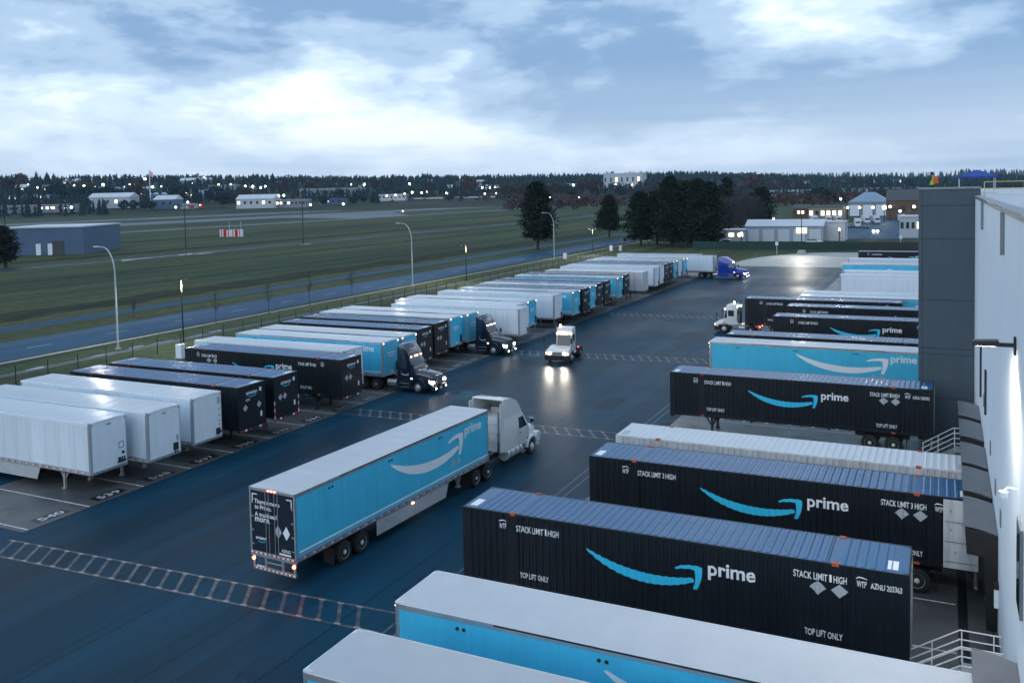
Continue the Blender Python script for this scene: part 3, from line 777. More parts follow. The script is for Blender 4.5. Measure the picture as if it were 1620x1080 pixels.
    # roof marker lights
    mk = [-0.42, -0.14, 0.0, 0.14, 0.42] if sleeper or open_fairing else [-0.78, -0.16, 0.0, 0.16, 0.78]
    mx_, mz_ = (-0.80, 2.94) if not (sleeper or open_fairing) else (-1.0, 2.92)
    for y in mk: K.mb('marker_light', MB().box(mx_ - 0.02, y - 0.055, mz_ - 0.02, mx_ + 0.06, y + 0.055, mz_ + 0.06), M_AMB if lights else M_RED)
    # grille and bumper
    gr = MB(); gr.prism([(front - 0.10, 0.72), (front + 0.02, 0.74), (front - 0.02, 1.48), (front - 0.12, 1.52)], -0.50, 0.50)
    gi = K.mb('grille', gr, M_CHROME if chrome_grille else M_DARK, bevel=0.02)
    bars = MB()
    for i in range(7): z = 0.80 + i * 0.092; x = front + 0.022 - 0.04 * (z - 0.74) / 0.74; bars.box(x - 0.01, -0.44, z, x + 0.008, 0.44, z + 0.035)
    K.mb('grille_bar', bars, M_DARK if chrome_grille else M_CHROME, gi)
    K.mb('bumper', MB().prism([(front - 0.30, 0.28), (front + 0.06, 0.30), (front + 0.10, 0.66), (front - 0.25, 0.72)], -1.12, 1.12, taper=lambda x, z: 1.0 if x < front - 0.1 else 0.92), paint if not open_fairing else M_CHROME, bevel=0.04)
    for s in (-1, 1): K.mb('fog_light', MB().cyl((front + 0.02, s * 0.8, 0.46), (front + 0.10, s * 0.8, 0.46), 0.07, n=12), M_HEAD if lights else M_RIMW)
    K.mb('number_plate', MB().box(front + 0.085, -0.16, 0.36, front + 0.095, 0.16, 0.5), M_LET)
    if open_fairing:
        # wrap-around wind deflector: roof skin and two side wings, hollow behind
        sk = [(-1.15, 3.02), (-1.42, 3.38), (-1.85, 3.82), (-2.5, 4.08), (-3.2, 4.16), (rear - 0.02, 4.16), (rear - 0.02, 4.10), (-3.2, 4.10), (-2.5, 4.02), (-1.9, 3.76), (-1.5, 3.34), (-1.2, 3.0)]
        K.mb('roof_fairing', MB().prism(sk, -1.06, 1.06), paint, smooth=40, bevel=0.012)
        for s in (-1, 1):
            sp = [(-1.15, 3.0), (-1.42, 3.36), (-1.85, 3.80), (-2.5, 4.05), (-3.2, 4.13), (rear - 0.05, 4.13), (rear - 0.05, 3.0)]
            K.mb('fairing_wing', MB().prism(sp, s * 1.00, s * 1.055), paint)
            K.mb('cab_extender', MB().box(rear - 0.42, s * 1.04, 1.05, rear - 0.004, s * 1.085, 4.0), paint, bevel=0.01)
        ac = MB(); ac.box(-2.6, -0.5, 3.10, -1.8, 0.3, 3.45); K.mb('roof_unit', ac, M_STEEL)
        bd = MB()
        for z in (1.5, 2.05, 2.6): bd.box(rear - 0.012, -0.95, z, rear - 0.002, 0.95, z + 0.02)
        K.mb('back_seam', bd, M_STEEL, cab)
        K.mb('back_window', MB().box(rear - 0.012, 0.25, 2.75, rear - 0.002, 0.75, 2.95), M_DARK, cab)
    # exhaust
    ex = MB(); ys = (-0.85,) if not sleeper else (-0.9,)
    for y in ys:
        ex.cyl((rear - 0.24, y, 0.9), (rear - 0.24, y, 2.25), 0.115, n=12); ex.cyl((rear - 0.24, y, 2.25), (rear - 0.24, y, 3.45), 0.065, n=10)
    if open_fairing: K.mb('exhaust_stack', ex, M_CHROME, smooth=40)
    hs = MB(); hs.tube([(rear - 0.02, 0.2, 1.9), (rear - 0.4, 0.15, 1.35), (rear - 0.9, 0.1, 1.5)], 0.025, 6); hs.tube([(rear - 0.02, 0.05, 1.9), (rear - 0.45, 0.0, 1.25), (rear - 0.9, -0.1, 1.5)], 0.025, 6)
    K.mb('air_hose', hs, M_DARK)
    # frame, fifth wheel, wheels
    fr = MB()
    for s in (-1, 1): fr.box(-wb - 1.35, s * 0.43 - 0.05, 0.62, front - 0.3, s * 0.43 + 0.05, 0.92)
    fr.box(rear - 0.9, -0.43, 0.66, rear - 0.5, 0.43, 0.88); fr.box(-wb - 1.35, -0.43, 0.64, -wb - 1.2, 0.43, 0.9)
    K.mb('frame_rail', fr, M_DARK)
    fw = MB(); fw.cyl((-wb, 0, 0.96), (-wb, 0, 1.08), 0.46, n=20); K.mb('fifth_wheel', fw, M_DARK)
    K.add('axle', ME_AXLE, -1, (0, 0, 0))
    for s in (-1, 1):
        add_wheel(K, 0, s, 0.98, W_FRONT)
        for dx in (-0.66, 0.66): add_wheel(K, -wb + dx, s, 0.92, W_DUAL)
        K.add('mud_flap', ME_FLAP, -1, (-wb - 1.3, s * 0.92, 0))
    for dx in (-0.66, 0.66): K.add('axle', ME_AXLE, -1, (-wb + dx, 0, 0))
    for s in (-1, 1): K.mb('tail_light', MB().cyl((-wb - 1.36, s * 0.6, 0.75), (-wb - 1.40, s * 0.6, 0.75), 0.06, n=10), M_REDL if lights else M_RED)
    return K

def spot(name, loc, target, power, size, blend, colr, radius=0.08):
    d = bpy.data.lights.new(name, 'SPOT'); d.energy = power; d.spot_size = R(size); d.spot_blend = blend; d.color = colr; d.shadow_soft_size = radius
    o = bpy.data.objects.new(name, d); col.objects.link(o); o.location = loc
    o.rotation_euler = (Vector(target) - Vector(loc)).to_track_quat('-Z', 'Y').to_euler(); return o
def headlights(root, front=1.5, y=0.9, z=0.95, power=260, reach=9):
    for s in (-1, 1):
        o = spot('headlight_beam', (front + 0.06, s * y, z), (front + reach, s * y * 1.05, 0.0), power, 62, 0.8, (1.0, 0.93, 0.78)); o.parent = root

# ------------------------------------------------------------------ yard tractor
def yard_truck():
    K = Kit()
    low = [(1.05, 0.62), (1.05, 1.10), (0.86, 1.30), (-0.10, 1.56), (-1.30, 1.58), (-1.30, 0.80), (-0.62, 0.80), (-0.5, 1.05), (0.5, 1.05), (0.62, 0.62)]
    K.mb('hood', MB().prism([(1.02, 0.70), (1.02, 1.12), (0.84, 1.28), (0.0, 1.46), (-0.2, 1.46), (-0.2, 0.98), (0.55, 0.98), (0.66, 0.70)], -1.22, 1.22, taper=lambda x, z: 1.0 - 0.16 * max(0, (z - 1.05)) / 0.4), M_TRWHITE, smooth=40, bevel=0.05)
    cabp = [(0.16, 0.95), (0.10, 1.50), (-0.10, 2.62), (-0.32, 3.22), (-0.6, 3.30), (-1.38, 3.30), (-1.46, 3.22), (-1.46, 0.95)]
    cab = K.mb('cab', MB().prism(cabp, -0.36, 1.16), M_TRWHITE, smooth=40, bevel=0.06)
    K.mb('engine_cover', MB().box(-1.3, -1.15, 0.95, -0.2, -0.37, 1.44), M_TRWHITE, bevel=0.04)
    g = MB(); g.add([(0.128, -0.26, 1.60), (0.128, 1.06, 1.60), (-0.048, 1.06, 2.58), (-0.048, -0.26, 2.58), (0.06, -0.26, 1.60), (0.06, 1.06, 1.60), (-0.12, 1.06, 2.58), (-0.12, -0.26, 2.58)], [(0, 1, 2, 3), (0, 4, 5, 1), (1, 5, 6, 2), (2, 6, 7, 3), (3, 7, 4, 0)])
    K.mb('windscreen', g, M_GLASS)
    for y0, y1, s in ((1.15, 1.168, 1), (-0.35, -0.368, -1)):
        w_ = MB().prism([(-0.02, 1.72), (-0.19, 2.60), (-0.34, 2.60), (-0.34, 1.72)], y0, y1); w_.prism([(-0.46, 1.95), (-0.46, 2.62), (-1.12, 2.62), (-1.12, 1.95)], y0, y1)
        K.mb('side_window', w_, M_GLASS)
    K.mb('back_window', MB().box(-1.468, -0.15, 2.0, -1.45, 0.95, 3.0), M_GLASS)
    K.mb('bumper', MB().prism([(0.62, 0.30), (1.12, 0.30), (1.14, 0.78), (0.70, 0.80)], -1.24, 1.24), M_DARK, bevel=0.04)
    K.mb('tow_bar', MB().box(0.98, -0.62, 0.22, 1.06, 0.62, 0.27), M_STEEL)
    K.mb('grille', MB().box(1.02, -0.5, 0.84, 1.045, 0.5, 1.08), M_STEEL)
    bars = MB()
    for i in range(5): bars.box(1.045, -0.45, 0.86 + i * 0.045, 1.055, 0.45, 0.88 + i * 0.045)
    K.mb('grille_bar', bars, M_DARK)
    for s in (-1, 1):
        K.mb('headlight', MB().cyl((1.02, s * 0.74, 0.96), (1.07, s * 0.74, 0.96), 0.11, n=14), M_HEAD)
        K.mb('marker_light', MB().box(1.02, s * 0.88, 0.9, 1.06, s * 1.08, 1.02), M_AMB)
        o, i_ = arch(0, 0.5, 0.56, 0.66, 5, 175)
        K.mb('fender', MB().prism(o + i_, s * 0.7, s * 1.2), M_DARK, smooth=40)
        K.mb('mirror', MB().tube([(0.75, s * 1.1, 1.2), (0.80, s * 1.36, 1.5), (0.78, s * 1.38, 2.3)], 0.02, 6).box(0.72, s * 1.30, 1.95, 0.80, s * 1.46, 2.42), M_DARK)
        add_wheel(K, 0, s, 1.0, W_FRONTW); add_wheel(K, -2.95, s, 0.92, W_DUALW)
    for y in (-0.30, 0.10, 0.40, 0.70, 1.10): K.mb('marker_light', MB().box(-0.14, y - 0.07, 2.72, -0.06, y + 0.07, 2.80), M_AMB)
    K.mb('beacon', MB().cyl((-0.9, -0.2, 3.3), (-0.9, -0.2, 3.48), 0.08, n=10), M_AMB)
    K.mb('work_light', MB().box(-1.56, 0.9, 3.0, -1.46, 1.1, 3.16), M_HEAD); K.mb('work_light', MB().box(-1.62, -0.7, 2.9, -1.5, -0.5, 3.06), M_HEAD)
    K.mb('exhaust_stack', MB().cyl((-1.5, -0.85, 0.9), (-1.5, -0.85, 2.3), 0.13, n=12).cyl((-1.5, -0.85, 2.3), (-1.5, -0.85, 3.7), 0.06, n=8), M_DARK, smooth=40)
    K.mb('antenna', MB().cyl((-1.4, 1.0, 3.28), (-1.4, 1.0, 3.75), 0.02, n=6).cyl((-1.3, -0.62, 3.0), (-1.3, -0.62, 4.05), 0.02, n=6), M_POLEB)
    fr = MB()
    for s in (-1, 1): fr.box(-3.9, s * 0.42 - 0.06, 0.62, 0.7, s * 0.42 + 0.06, 0.92)
    for x in (-1.9, -3.8): fr.box(x, -0.42, 0.66, x + 0.15, 0.42, 0.9)
    K.mb('frame_rail', fr, M_STEEL)
    K.mb('deck', MB().box(-2.35, -0.9, 0.92, -1.5, 0.9, 0.98), M_STEEL)
    K.mb('air_tank', MB().cyl((-1.6, 0.8, 0.66), (-2.3, 0.8, 0.66), 0.17, n=12), M_RIMW, smooth=40)
    K.mb('fifth_wheel', MB().cyl((-2.95, 0, 1.0), (-2.95, 0, 1.12), 0.46, n=18), M_DARK)
    for x in (0, -2.95): K.add('axle', ME_AXLE, -1, (x, 0, 0))
    for s in (-1, 1): K.mb('tail_light', MB().box(-3.95, s * 0.7 - 0.1, 0.72, -3.9, s * 0.7 + 0.1, 0.84), M_REDL)
    for s in (-1, 1): K.add('mud_flap', ME_FLAP, -1, (-3.65, s * 0.92, 0))
    return K

# ------------------------------------------------------------------ the setting: ground, yard, roads
def grass_mat():
    M = bpy.data.materials.new('field_grass'); M.use_nodes = True; t = M.node_tree; L = t.links; b = t.nodes['Principled BSDF']; b.inputs['Roughness'].default_value = 0.9; b.inputs['Specular IOR Level'].default_value = 0.15
    def new(ty): return t.nodes.new(ty)
    tcn = new('ShaderNodeTexCoord')
    def ns(scale, stretch, detail=5, rough=0.6):
        mp = new('ShaderNodeMapping'); mp.inputs['Scale'].default_value = stretch; L.new(tcn.outputs['Object'], mp.inputs[0])
        n = new('ShaderNodeTexNoise'); n.inputs['Scale'].default_value = scale; n.inputs['Detail'].default_value = detail; n.inputs['Roughness'].default_value = rough; L.new(mp.outputs[0], n.inputs['Vector']); return n.outputs['Fac']
    def ramp_(v, stops):
        r_ = new('ShaderNodeValToRGB'); e = r_.color_ramp.elements
        while len(e) < len(stops): e.new(0.5)
        for el, (p_, c_) in zip(e, stops): el.position = p_; el.color = (*c_, 1)
        L.new(v, r_.inputs[0]); return r_.outputs[0]
    def mulc(a_, b_):
        m_ = new('ShaderNodeMix'); m_.data_type = 'RGBA'; m_.blend_type = 'MULTIPLY'; m_.inputs['Factor'].default_value = 1.0; L.new(a_, m_.inputs['A']); L.new(b_, m_.inputs['B']); return m_.outputs['Result']
    c_ = ramp_(ns(0.020, (1, 0.16, 1), 6), [(0.34, (0.022, 0.042, 0.022)), (0.46, (0.036, 0.060, 0.028)), (0.56, (0.058, 0.074, 0.032)), (0.68, (0.078, 0.082, 0.042))])
    c_ = mulc(c_, ramp_(ns(0.22, (1, 0.05, 1), 4), [(0.34, (0.62, 0.62, 0.62)), (0.62, (1.2, 1.2, 1.15))]))      # mowing and wheel lines
    c_ = mulc(c_, ramp_(ns(0.6, (1, 1, 1), 8, 0.7), [(0.32, (0.55, 0.55, 0.55)), (0.66, (1.35, 1.35, 1.3))]))     # tussocks
    L.new(c_, b.inputs['Base Color'])
    bn = new('ShaderNodeBump'); bn.inputs['Strength'].default_value = 0.7; bn.inputs['Distance'].default_value = 0.12; L.new(ns(1.4, (1, 1, 1), 6, 0.7), bn.inputs['Height']); L.new(bn.outputs[0], b.inputs['Normal'])
    return M
M_GRASS = grass_mat()
M_ASPH = None
def asphalt_mat():
    M = bpy.data.materials.new('wet_asphalt'); M.use_nodes = True; t = M.node_tree; L = t.links; b = t.nodes['Principled BSDF']
    def new(ty, **k):
        n = t.nodes.new(ty)
        for a_, b_ in k.items(): setattr(n, a_, b_)
        return n
    tcn = new('ShaderNodeTexCoord')
    def ns(scale, stretch, detail=5, rough=0.55):
        mp = new('ShaderNodeMapping'); mp.inputs['Scale'].default_value = stretch; L.new(tcn.outputs['Object'], mp.inputs[0])
        n = new('ShaderNodeTexNoise'); n.inputs['Scale'].default_value = scale; n.inputs['Detail'].default_value = detail; n.inputs['Roughness'].default_value = rough
        L.new(mp.outputs[0], n.inputs['Vector']); return n.outputs['Fac']
    def mr(v, f0, f1, t0, t1):
        r_ = new('ShaderNodeMapRange'); r_.inputs['From Min'].default_value = f0; r_.inputs['From Max'].default_value = f1; r_.inputs['To Min'].default_value = t0; r_.inputs['To Max'].default_value = t1
        L.new(v, r_.inputs['Value']); return r_.outputs[0]
    def mm(op, a, b_):
        n = new('ShaderNodeMath', operation=op)
        for i, s in enumerate((a, b_)):
            if hasattr(s, 'links'): L.new(s, n.inputs[i])
            else: n.inputs[i].default_value = s
        return n.outputs[0]
    lanes = ns(0.34, (1, 0.012, 1), 3)          # paving passes run along the yard
    blot = ns(0.11, (1, 0.5, 1), 5)
    fine = ns(9, (1, 1, 1), 4, 0.7)
    sx_ = new('ShaderNodeSeparateXYZ'); L.new(tcn.outputs['Object'], sx_.inputs[0])
    wob = mm('MULTIPLY', mm('SUBTRACT', ns(0.5, (1, 1, 1), 4), 0.5), 0.22)
    fr_ = mm('FRACT', mm('MULTIPLY', mm('ADD', sx_.outputs['X'], wob), 0.262), 0)
    seam = mr(mm('ABSOLUTE', mm('SUBTRACT', fr_, 0.5), 0), 0.002, 0.022, 0.55, 1.0)     # joints between paving passes
    oil = mr(ns(0.9, (1, 0.45, 1), 6, 0.65), 0.60, 0.72, 1.0, 0.62)
    track = mr(ns(1.3, (1, 0.03, 1), 3), 0.52, 0.66, 1.0, 0.80)
    v = mm('MULTIPLY', mm('MULTIPLY', mm('MULTIPLY', seam, oil), track), mm('MULTIPLY', mm('MULTIPLY', mr(lanes, 0.3, 0.7, 0.6, 1.4), mr(blot, 0.3, 0.7, 0.66, 1.32)), mr(fine, 0.3, 0.7, 0.70, 1.30)))
    hs = new('ShaderNodeHueSaturation'); hs.inputs['Color'].default_value = (0.006, 0.038, 0.066, 1); L.new(v, hs.inputs['Value']); L.new(hs.outputs[0], b.inputs['Base Color'])
    L.new(mm('ADD', mr(blot, 0.3, 0.7, 0.34, 0.56), mr(fine, 0.3, 0.7, -0.05, 0.07)), b.inputs['Roughness'])
    b.inputs['Specular IOR Level'].default_value = 0.07
    bn = new('ShaderNodeBump'); bn.inputs['Strength'].default_value = 0.35; bn.inputs['Distance'].default_value = 0.008; L.new(ns(45, (1, 1, 1), 3, 0.7), bn.inputs['Height']); L.new(bn.outputs[0], b.inputs['Normal'])
    return M
M_ASPH = asphalt_mat()
M_ROAD = mat('road_asphalt', (0.014, 0.062, 0.118), 0.55, var=0.18, vscale=0.25, spec=0.06, rvar=0.10, rscale=0.12, stretch=(1, 0.08, 1), bump=0.2, bscale=30)
M_CONC = mat('pad_concrete', (0.13, 0.128, 0.122), 0.42, c2=(0.060, 0.066, 0.072), vscale=0.20, var=0.15, rvar=0.14, rscale=0.3, bump=0.15, bscale=25)
M_CONCL = mat('pale_concrete', (0.30, 0.30, 0.29), 0.55, var=0.18, vscale=0.25, rvar=0.12)
M_KERB = mat('kerb_concrete', (0.30, 0.30, 0.29), 0.75, var=0.2, vscale=1.5)
M_RUNW = mat('wet_runway', (0.075, 0.105, 0.135), 0.6, spec=0.25, var=0.25, vscale=0.02, rvar=0.12, rscale=0.02)
M_LINE = mat('worn_white_line', (0.50, 0.51, 0.52), 0.55, var=0.35, vscale=2.5)
M_LINEW = mat('worn_crossing_paint', (0.115, 0.108, 0.105), 0.5, c2=(0.022, 0.040, 0.066), var=0.4, vscale=1.7)
M_LINEB = mat('stall_number_panel', (0.008, 0.009, 0.011), 0.4)
M_DOT = mat('reflective_stud', (0.30, 0.25, 0.22), 0.4)
M_PUD = mat('puddle_water', (0.03, 0.035, 0.04), 0.03, spec=0.8)
M_WALLW = mat('white_wall_panel', (0.74, 0.81, 0.87), 0.55, var=0.025, vscale=0.25, streak=0.05)
M_WALLG = mat('grey_wall_panel', (0.055, 0.082, 0.105), 0.6, var=0.05, vscale=0.4, streak=0.08)
M_COPE = mat('coping_metal', (0.20, 0.22, 0.24), 0.4, 0.5, var=0.1)
M_ROOFB = mat('roof_membrane', (0.50, 0.52, 0.52), 0.35, c2=(0.36, 0.38, 0.40), vscale=0.12, var=0.15, rvar=0.2, rscale=0.15)
M_RAILP = mat('painted_handrail', (0.66, 0.68, 0.70), 0.4)
M_YEL = mat('safety_yellow', (0.62, 0.50, 0.16), 0.5)

def flat(name, pts, z, M, kind='structure', thick=0.0):
    b = MB(); b.add([(x, y, z) for x, y in pts], [tuple(range(len(pts)))])
    o = part(name, b, M, None)
    if kind: o['kind'] = kind
    return o
def rect(x0, y0, x1, y1): return [(x0, y0), (x1, y0), (x1, y1), (x0, y1)]
g = MB(); g.add([(14000 * math.cos(2 * math.pi * i / 48), 14000 * math.sin(2 * math.pi * i / 48), 0) for i in range(48)], [tuple(range(48))])
struct('ground', g, M_GRASS)
yard = [(-62, -60), (70, -60), (70, 238), (-22, 238)]
for i in range(9):
    a = R(90 + 90 * i / 8); yard.append((-22 - 22 * math.cos(R(90 * i / 8 - 90 + 0)) * 0 - 20 * math.sin(R(90 * i / 8)), 200 + 38 * math.cos(R(90 * i / 8))))
yard += [(-48, 188), (-62, 182)]
flat('yard_asphalt', yard, 0.020, M_ASPH)
far = [(-4, 193), (-4, 237.8), (-22, 237.8)] + [(-22 - 19.8 * math.sin(R(90 * i / 8)), 200 + 37.8 * math.cos(R(90 * i / 8))) for i in range(9)] + [(-41.8, 193)]
flat('concrete_apron', far, 0.026, M_CONCL)
flat('trailer_pad', rect(-49.5, 28.9, -41.35, 176), 0.026, M_CONC)
flat('dock_apron', rect(-17.2, 14, 1.6, 176), 0.026, M_CONC)
struct('kerb', MB().box(-62.25, -60, 0, -62.0, 182, 0.14), M_KERB, bevel=0.03)
# road, paths, airfield
flat('road', rect(-100.2, -60, -87.0, 290) [:2] + [(-92.0, 340), (-120, 700), (-136, 700), (-106, 340), (-100.2, 290)], 0.012, M_ROAD)
M_PATH = mat('path_asphalt', (0.014, 0.056, 0.100), 0.6, var=0.15, vscale=0.3, spec=0.06)
flat('footpath', rect(-112.6, -60, -108.2, 330), 0.010, M_PATH)
flat('verge_path', rect(-81.6, -20, -80.2, 230), 0.010, mat('verge_gravel', (0.055, 0.07, 0.075), 0.8, var=0.3, vscale=0.4))
struct('road_kerb', MB().box(-87.0, -60, 0, -86.75, 290, 0.13), M_KERB, bevel=0.03)
flat('field_track', [(-218, -60), (-211, -60), (-203.5, 200), (-205, 480), (-222, 1200), (-231, 1200), (-213, 480), (-212, 200)], 0.010, mat('wet_track', (0.018, 0.034, 0.052), 0.6, spec=0.15, var=0.25, vscale=0.05, rvar=0.12, rscale=0.06))
flat('taxiway', rect(-401, -200, -386, 3000), 0.010, M_RUNW)
flat('runway', rect(-560, -200, -497, 3200), 0.010, mat('dark_runway', (0.035, 0.06, 0.09), 0.5, spec=0.2, var=0.2, vscale=0.01))
flat('taxiway', rect(-690, -200, -640, 3000), 0.010, M_RUNW)
flat('taxiway_link', [(-400.9, 560), (-400.9, 640), (-496.9, 760), (-496.9, 590)], 0.014, M_RUNW)
flat('parking_lot', rect(-66, 262, 60, 281), 0.012, M_ROAD)
flat('depot_yard', rect(-38, 300, 90, 520), 0.012, M_ROAD)
M_DITCH = mat('rank_ditch_grass', (0.016, 0.028, 0.016), 0.95, c2=(0.040, 0.044, 0.024), vscale=0.35, var=0.4, spec=0.1, stretch=(1, 0.3, 1))
def strip(name, x0, x1, y0, y1, M, z, wob=1.2, n=60):
    r_ = random.Random(int(x0)); A = []; B = []
    for i in range(n + 1):
        y = y0 + (y1 - y0) * i / n; A.append((x0 + r_.uniform(-wob, wob), y)); B.append((x1 + r_.uniform(-wob, wob), y))
    b = MB(); b.add([(x, y, z) for x, y in A] + [(x, y, z) for x, y in B], [(i, n + 1 + i, n + 2 + i, i + 1) for i in range(n)]); o = part(name, b, M, None); o['kind'] = 'structure'
strip('ditch', -127, -117.5, -60, 330, M_DITCH, 0.008, 1.6); strip('ditch', -175, -171, 20, 420, M_DITCH, 0.008, 1.2); strip('ditch', -236, -226, 40, 600, M_DITCH, 0.008, 2.0); strip('ditch', -300, -292, 0, 700, M_DITCH, 0.008, 2.0)
def puddle(x, y, rx, ry, z):
    n = 18; ph = rnd.random() * 6
    pts = [(x + rx * (0.8 + 0.25 * math.sin(3 * a + ph)) * math.cos(a), y + ry * (0.8 + 0.25 * math.cos(2 * a + ph)) * math.sin(a)) for a in [2 * math.pi * i / n for i in range(n)]]
    flat('puddle', pts, z, M_PUD)
for px, py, rx, ry in ((195, 412, 1.2, 6), (235, 408, 0.8, 6), (250, 406.5, 0.8, 4), (293, 402.5, 1.4, 5), (322, 401, 1.0, 4), (484, 386.5, 0.8, 3)):
    q = at(px, py); puddle(q.x, q.y, rx, ry, 0.016)
for px, py in ((55, 583), (163, 561), (215, 549), (258, 541), (310, 531), (340, 524), (870, 411)):
    q = at(px, py); puddle(q.x, q.y, 0.45, 1.8, 0.016)
for x, y, rx, ry in ((-10.5, 67, 3.2, 2.4), (-6.0, 69.5, 3, 1.2), (-13.2, 65.0, 2.2, 1.2)): puddle(x, y, rx, ry, 0.031)

for x, y, a_, b2 in ((-36.2, 70.0, 2.2, 5.0), (-27.0, 96.0, 3.2, 6.0), (-33.4, 128.0, 2.4, 8.0), (-24.0, 63.5, 1.6, 4.2)):
    flat('asphalt_patch', rect(x, y, x + a_, y + b2), 0.0235, mat('patch_asphalt', (0.005, 0.026, 0.045), 0.5, var=0.2, vscale=2, spec=0.1))
for x, y in ((-31.0, 40.0), (-31.0, 75.5), (-31.0, 110.0)):
    gt = thing('drain_grate', 'square iron drain grate in the yard asphalt, %s' % ('nearest of three' if y < 50 else 'middle of three' if y < 90 else 'farthest of three'), 'drain', (x, y, 0.022), 0, 'drain grates'); part('frame', MB().box(-0.45, -0.45, 0, 0.45, -0.38, 0.012).box(-0.45, 0.38, 0, 0.45, 0.45, 0.012).box(-0.45, -0.38, 0, -0.38, 0.38, 0.012).box(0.38, -0.38, 0, 0.45, 0.38, 0.012), M_DARK, gt)
    for k in range(6): part('bar', MB().box(-0.34 + k * 0.125, -0.38, 0, -0.28 + k * 0.125, 0.38, 0.010), M_DARK, gt)
# ------------------------------------------------------------------ paint on the ground
dash = MB()
k = 0
while k * 11 < 280: dash.box(-93.7, -10 + k * 11, 0.017, -93.57, -6.8 + k * 11, 0.0175); k += 1
tag(part('lane_marking', dash, M_LINE, None), None, None, None, 'structure')
flat('edge_line', rect(-87.75, -60, -87.6, 288), 0.017, M_LINE)
for k in range(-1, 39):
    y = 32.9 + 3.66 * k
    flat('stall_line', rect(-60, y - 0.055, -41.45, y + 0.055), 0.031, M_LINE)
for k in range(0, 34):
    y = 31.07 + 3.66 * k
    flat('stall_number_panel', rect(-42.55, y - 1.0, -41.75, y + 0.95), 0.031, M_LINEB)
    P = Print(); P.text(str(540 - k), 0, 0, height=0.50, width=1.45, bold=0.02)
    me = P.mesh('stall_number', M_LINE, lambda u, z, d, y=y: (-41.9 - z, y - 0.72 + u, 0.036))
    o = obj('stall_number', me); o['kind'] = 'structure'
for k in range(0, 40):
    y = 14.1 + 4.1 * k
    if y < 176: flat('dock_stall_line', rect(-14.6, y - 0.055, 0.4, y + 0.055), 0.031, M_LINE)
for x in (-18.95, -18.45): flat('walkway_line', rect(x - 0.05, 12, x + 0.05, 190), 0.026, M_LINEW)
for k in range(20):
    y = 12 + 9.0 * k
    b = MB(); b.add([(-18.4, y + 4.0, 0.026), (-18.4, y + 3.86, 0.026), (-17.2, y + 5.6, 0.026), (-17.2, y + 5.74, 0.026)], [(0, 1, 2, 3)])
    tag(part('walkway_line', b, M_LINEW, None), None, None, None, 'structure')
def crossing(y0, x0=-41.2, x1=-19.2, slope=0.055, wd=1.62, n=24):
    f = lambda x: y0 + slope * (x - x0)
    b = MB()
    for off in (0, wd): b.add([(x0, f(x0) + off - 0.07, 0.026), (x1, f(x1) + off - 0.07, 0.026), (x1, f(x1) + off + 0.07, 0.026), (x0, f(x0) + off + 0.07, 0.026)], [(0, 1, 2, 3)])
    o = part('crossing_rails', b, M_LINEW, None); o['kind'] = 'structure'
    c = MB(); d = MB()
    for i in range(n):
        x = x0 + 0.5 + i * (x1 - x0 - 0.5) / n
        xt = x - 0.93
        if xt < x0: continue
        c.add([(x - 0.09, f(x) + 0.07, 0.026), (x + 0.09, f(x) + 0.07, 0.026), (xt + 0.09, f(xt) + wd - 0.07, 0.026), (xt - 0.09, f(xt) + wd - 0.07, 0.026)], [(0, 1, 2, 3)])
        d.box(x - 0.15, f(x) - 0.02, 0.027, x + 0.15, f(x) + 0.10, 0.032); d.box(xt - 0.15, f(xt) + wd - 0.1, 0.027, xt + 0.15, f(xt) + wd + 0.02, 0.032)
    o2 = part('crossing_bars', c, M_LINEW, o); o3 = part('crossing_studs', d, M_DOT, o)
    for q in (o2, o3): q['kind'] = 'stuff'
crossing(26.35)
crossing(55.2, -40.9, -19.2, 0.04); crossing(82.2, -40.9, -19.2, 0.085, 2.2); crossing(113.0, -40.9, -19.2, 0.04, 2.0); crossing(168.5, -32, -17.2, 0.2, 2.0, 14)
flat('drain_channel', rect(0.47, 14, 0.80, 62), 0.032, M_LINEB)

# ------------------------------------------------------------------ the warehouse
WX = 1.65
wh = thing('warehouse', 'long white panelled warehouse with grey projecting bay and flat wet roof', 'building', (WX, 20, 0))
def wp(name, mb, M, parent=wh, **k):
    o = part(name, mb, M, parent, **k); o.matrix_parent_inverse = Matrix.Translation(-Vector(wh.location)) if parent is wh else Matrix.Identity(4)
    return o
# wall panels, each its own piece with a recessed joint
ys = [-20, -12.4, -4.8, 2.8, 10.4, 18.0, 25.6, 33.2, 40.8, 48.4, 56.0, 63.5]
for a, b_ in zip(ys[:-1], ys[1:]):
    wp('wall_panel', MB().box(WX, a + 0.012, 0.02, WX + 0.25, b_ - 0.012, 15.55), M_WALLW, bevel=0.008)
wp('wall_core', MB().box(WX + 0.03, -20, 0.02, WX + 0.3, 63.5, 15.5), M_COPE)
wp('plinth', MB().box(WX - 0.02, 12, 0.02, WX, 63.5, 1.15), M_CONC)
zs = [0.02, 2.8, 5.62, 6.0, 9.1, 13.0, 15.1, 16.12]
GX0 = -1.55
for a, b_ in zip(zs[:-1], zs[1:]):
    wp('bay_panel', MB().box(GX0 + 0.24, 63.5, a + 0.012, WX + 0.3, 63.8, b_ - 0.012), M_WALLG, bevel=0.008)
    wp('bay_panel', MB().box(GX0, 63.52, a + 0.012, GX0 + 0.225, 68.3, b_ - 0.012), M_WALLG, bevel=0.008)
wp('bay_core', MB().box(GX0 + 0.05, 63.56, 0.02, WX + 0.3, 68.2, 16.1), M_DARK)
wp('bay_coping', MB().box(GX0 - 0.05, 63.44, 16.12, WX + 0.35, 68.4, 16.24), M_COPE, bevel=0.01)
wp('far_wall', MB().box(WX, 68.4, 0.02, WX + 0.3, 186, 15.55), M_WALLW)
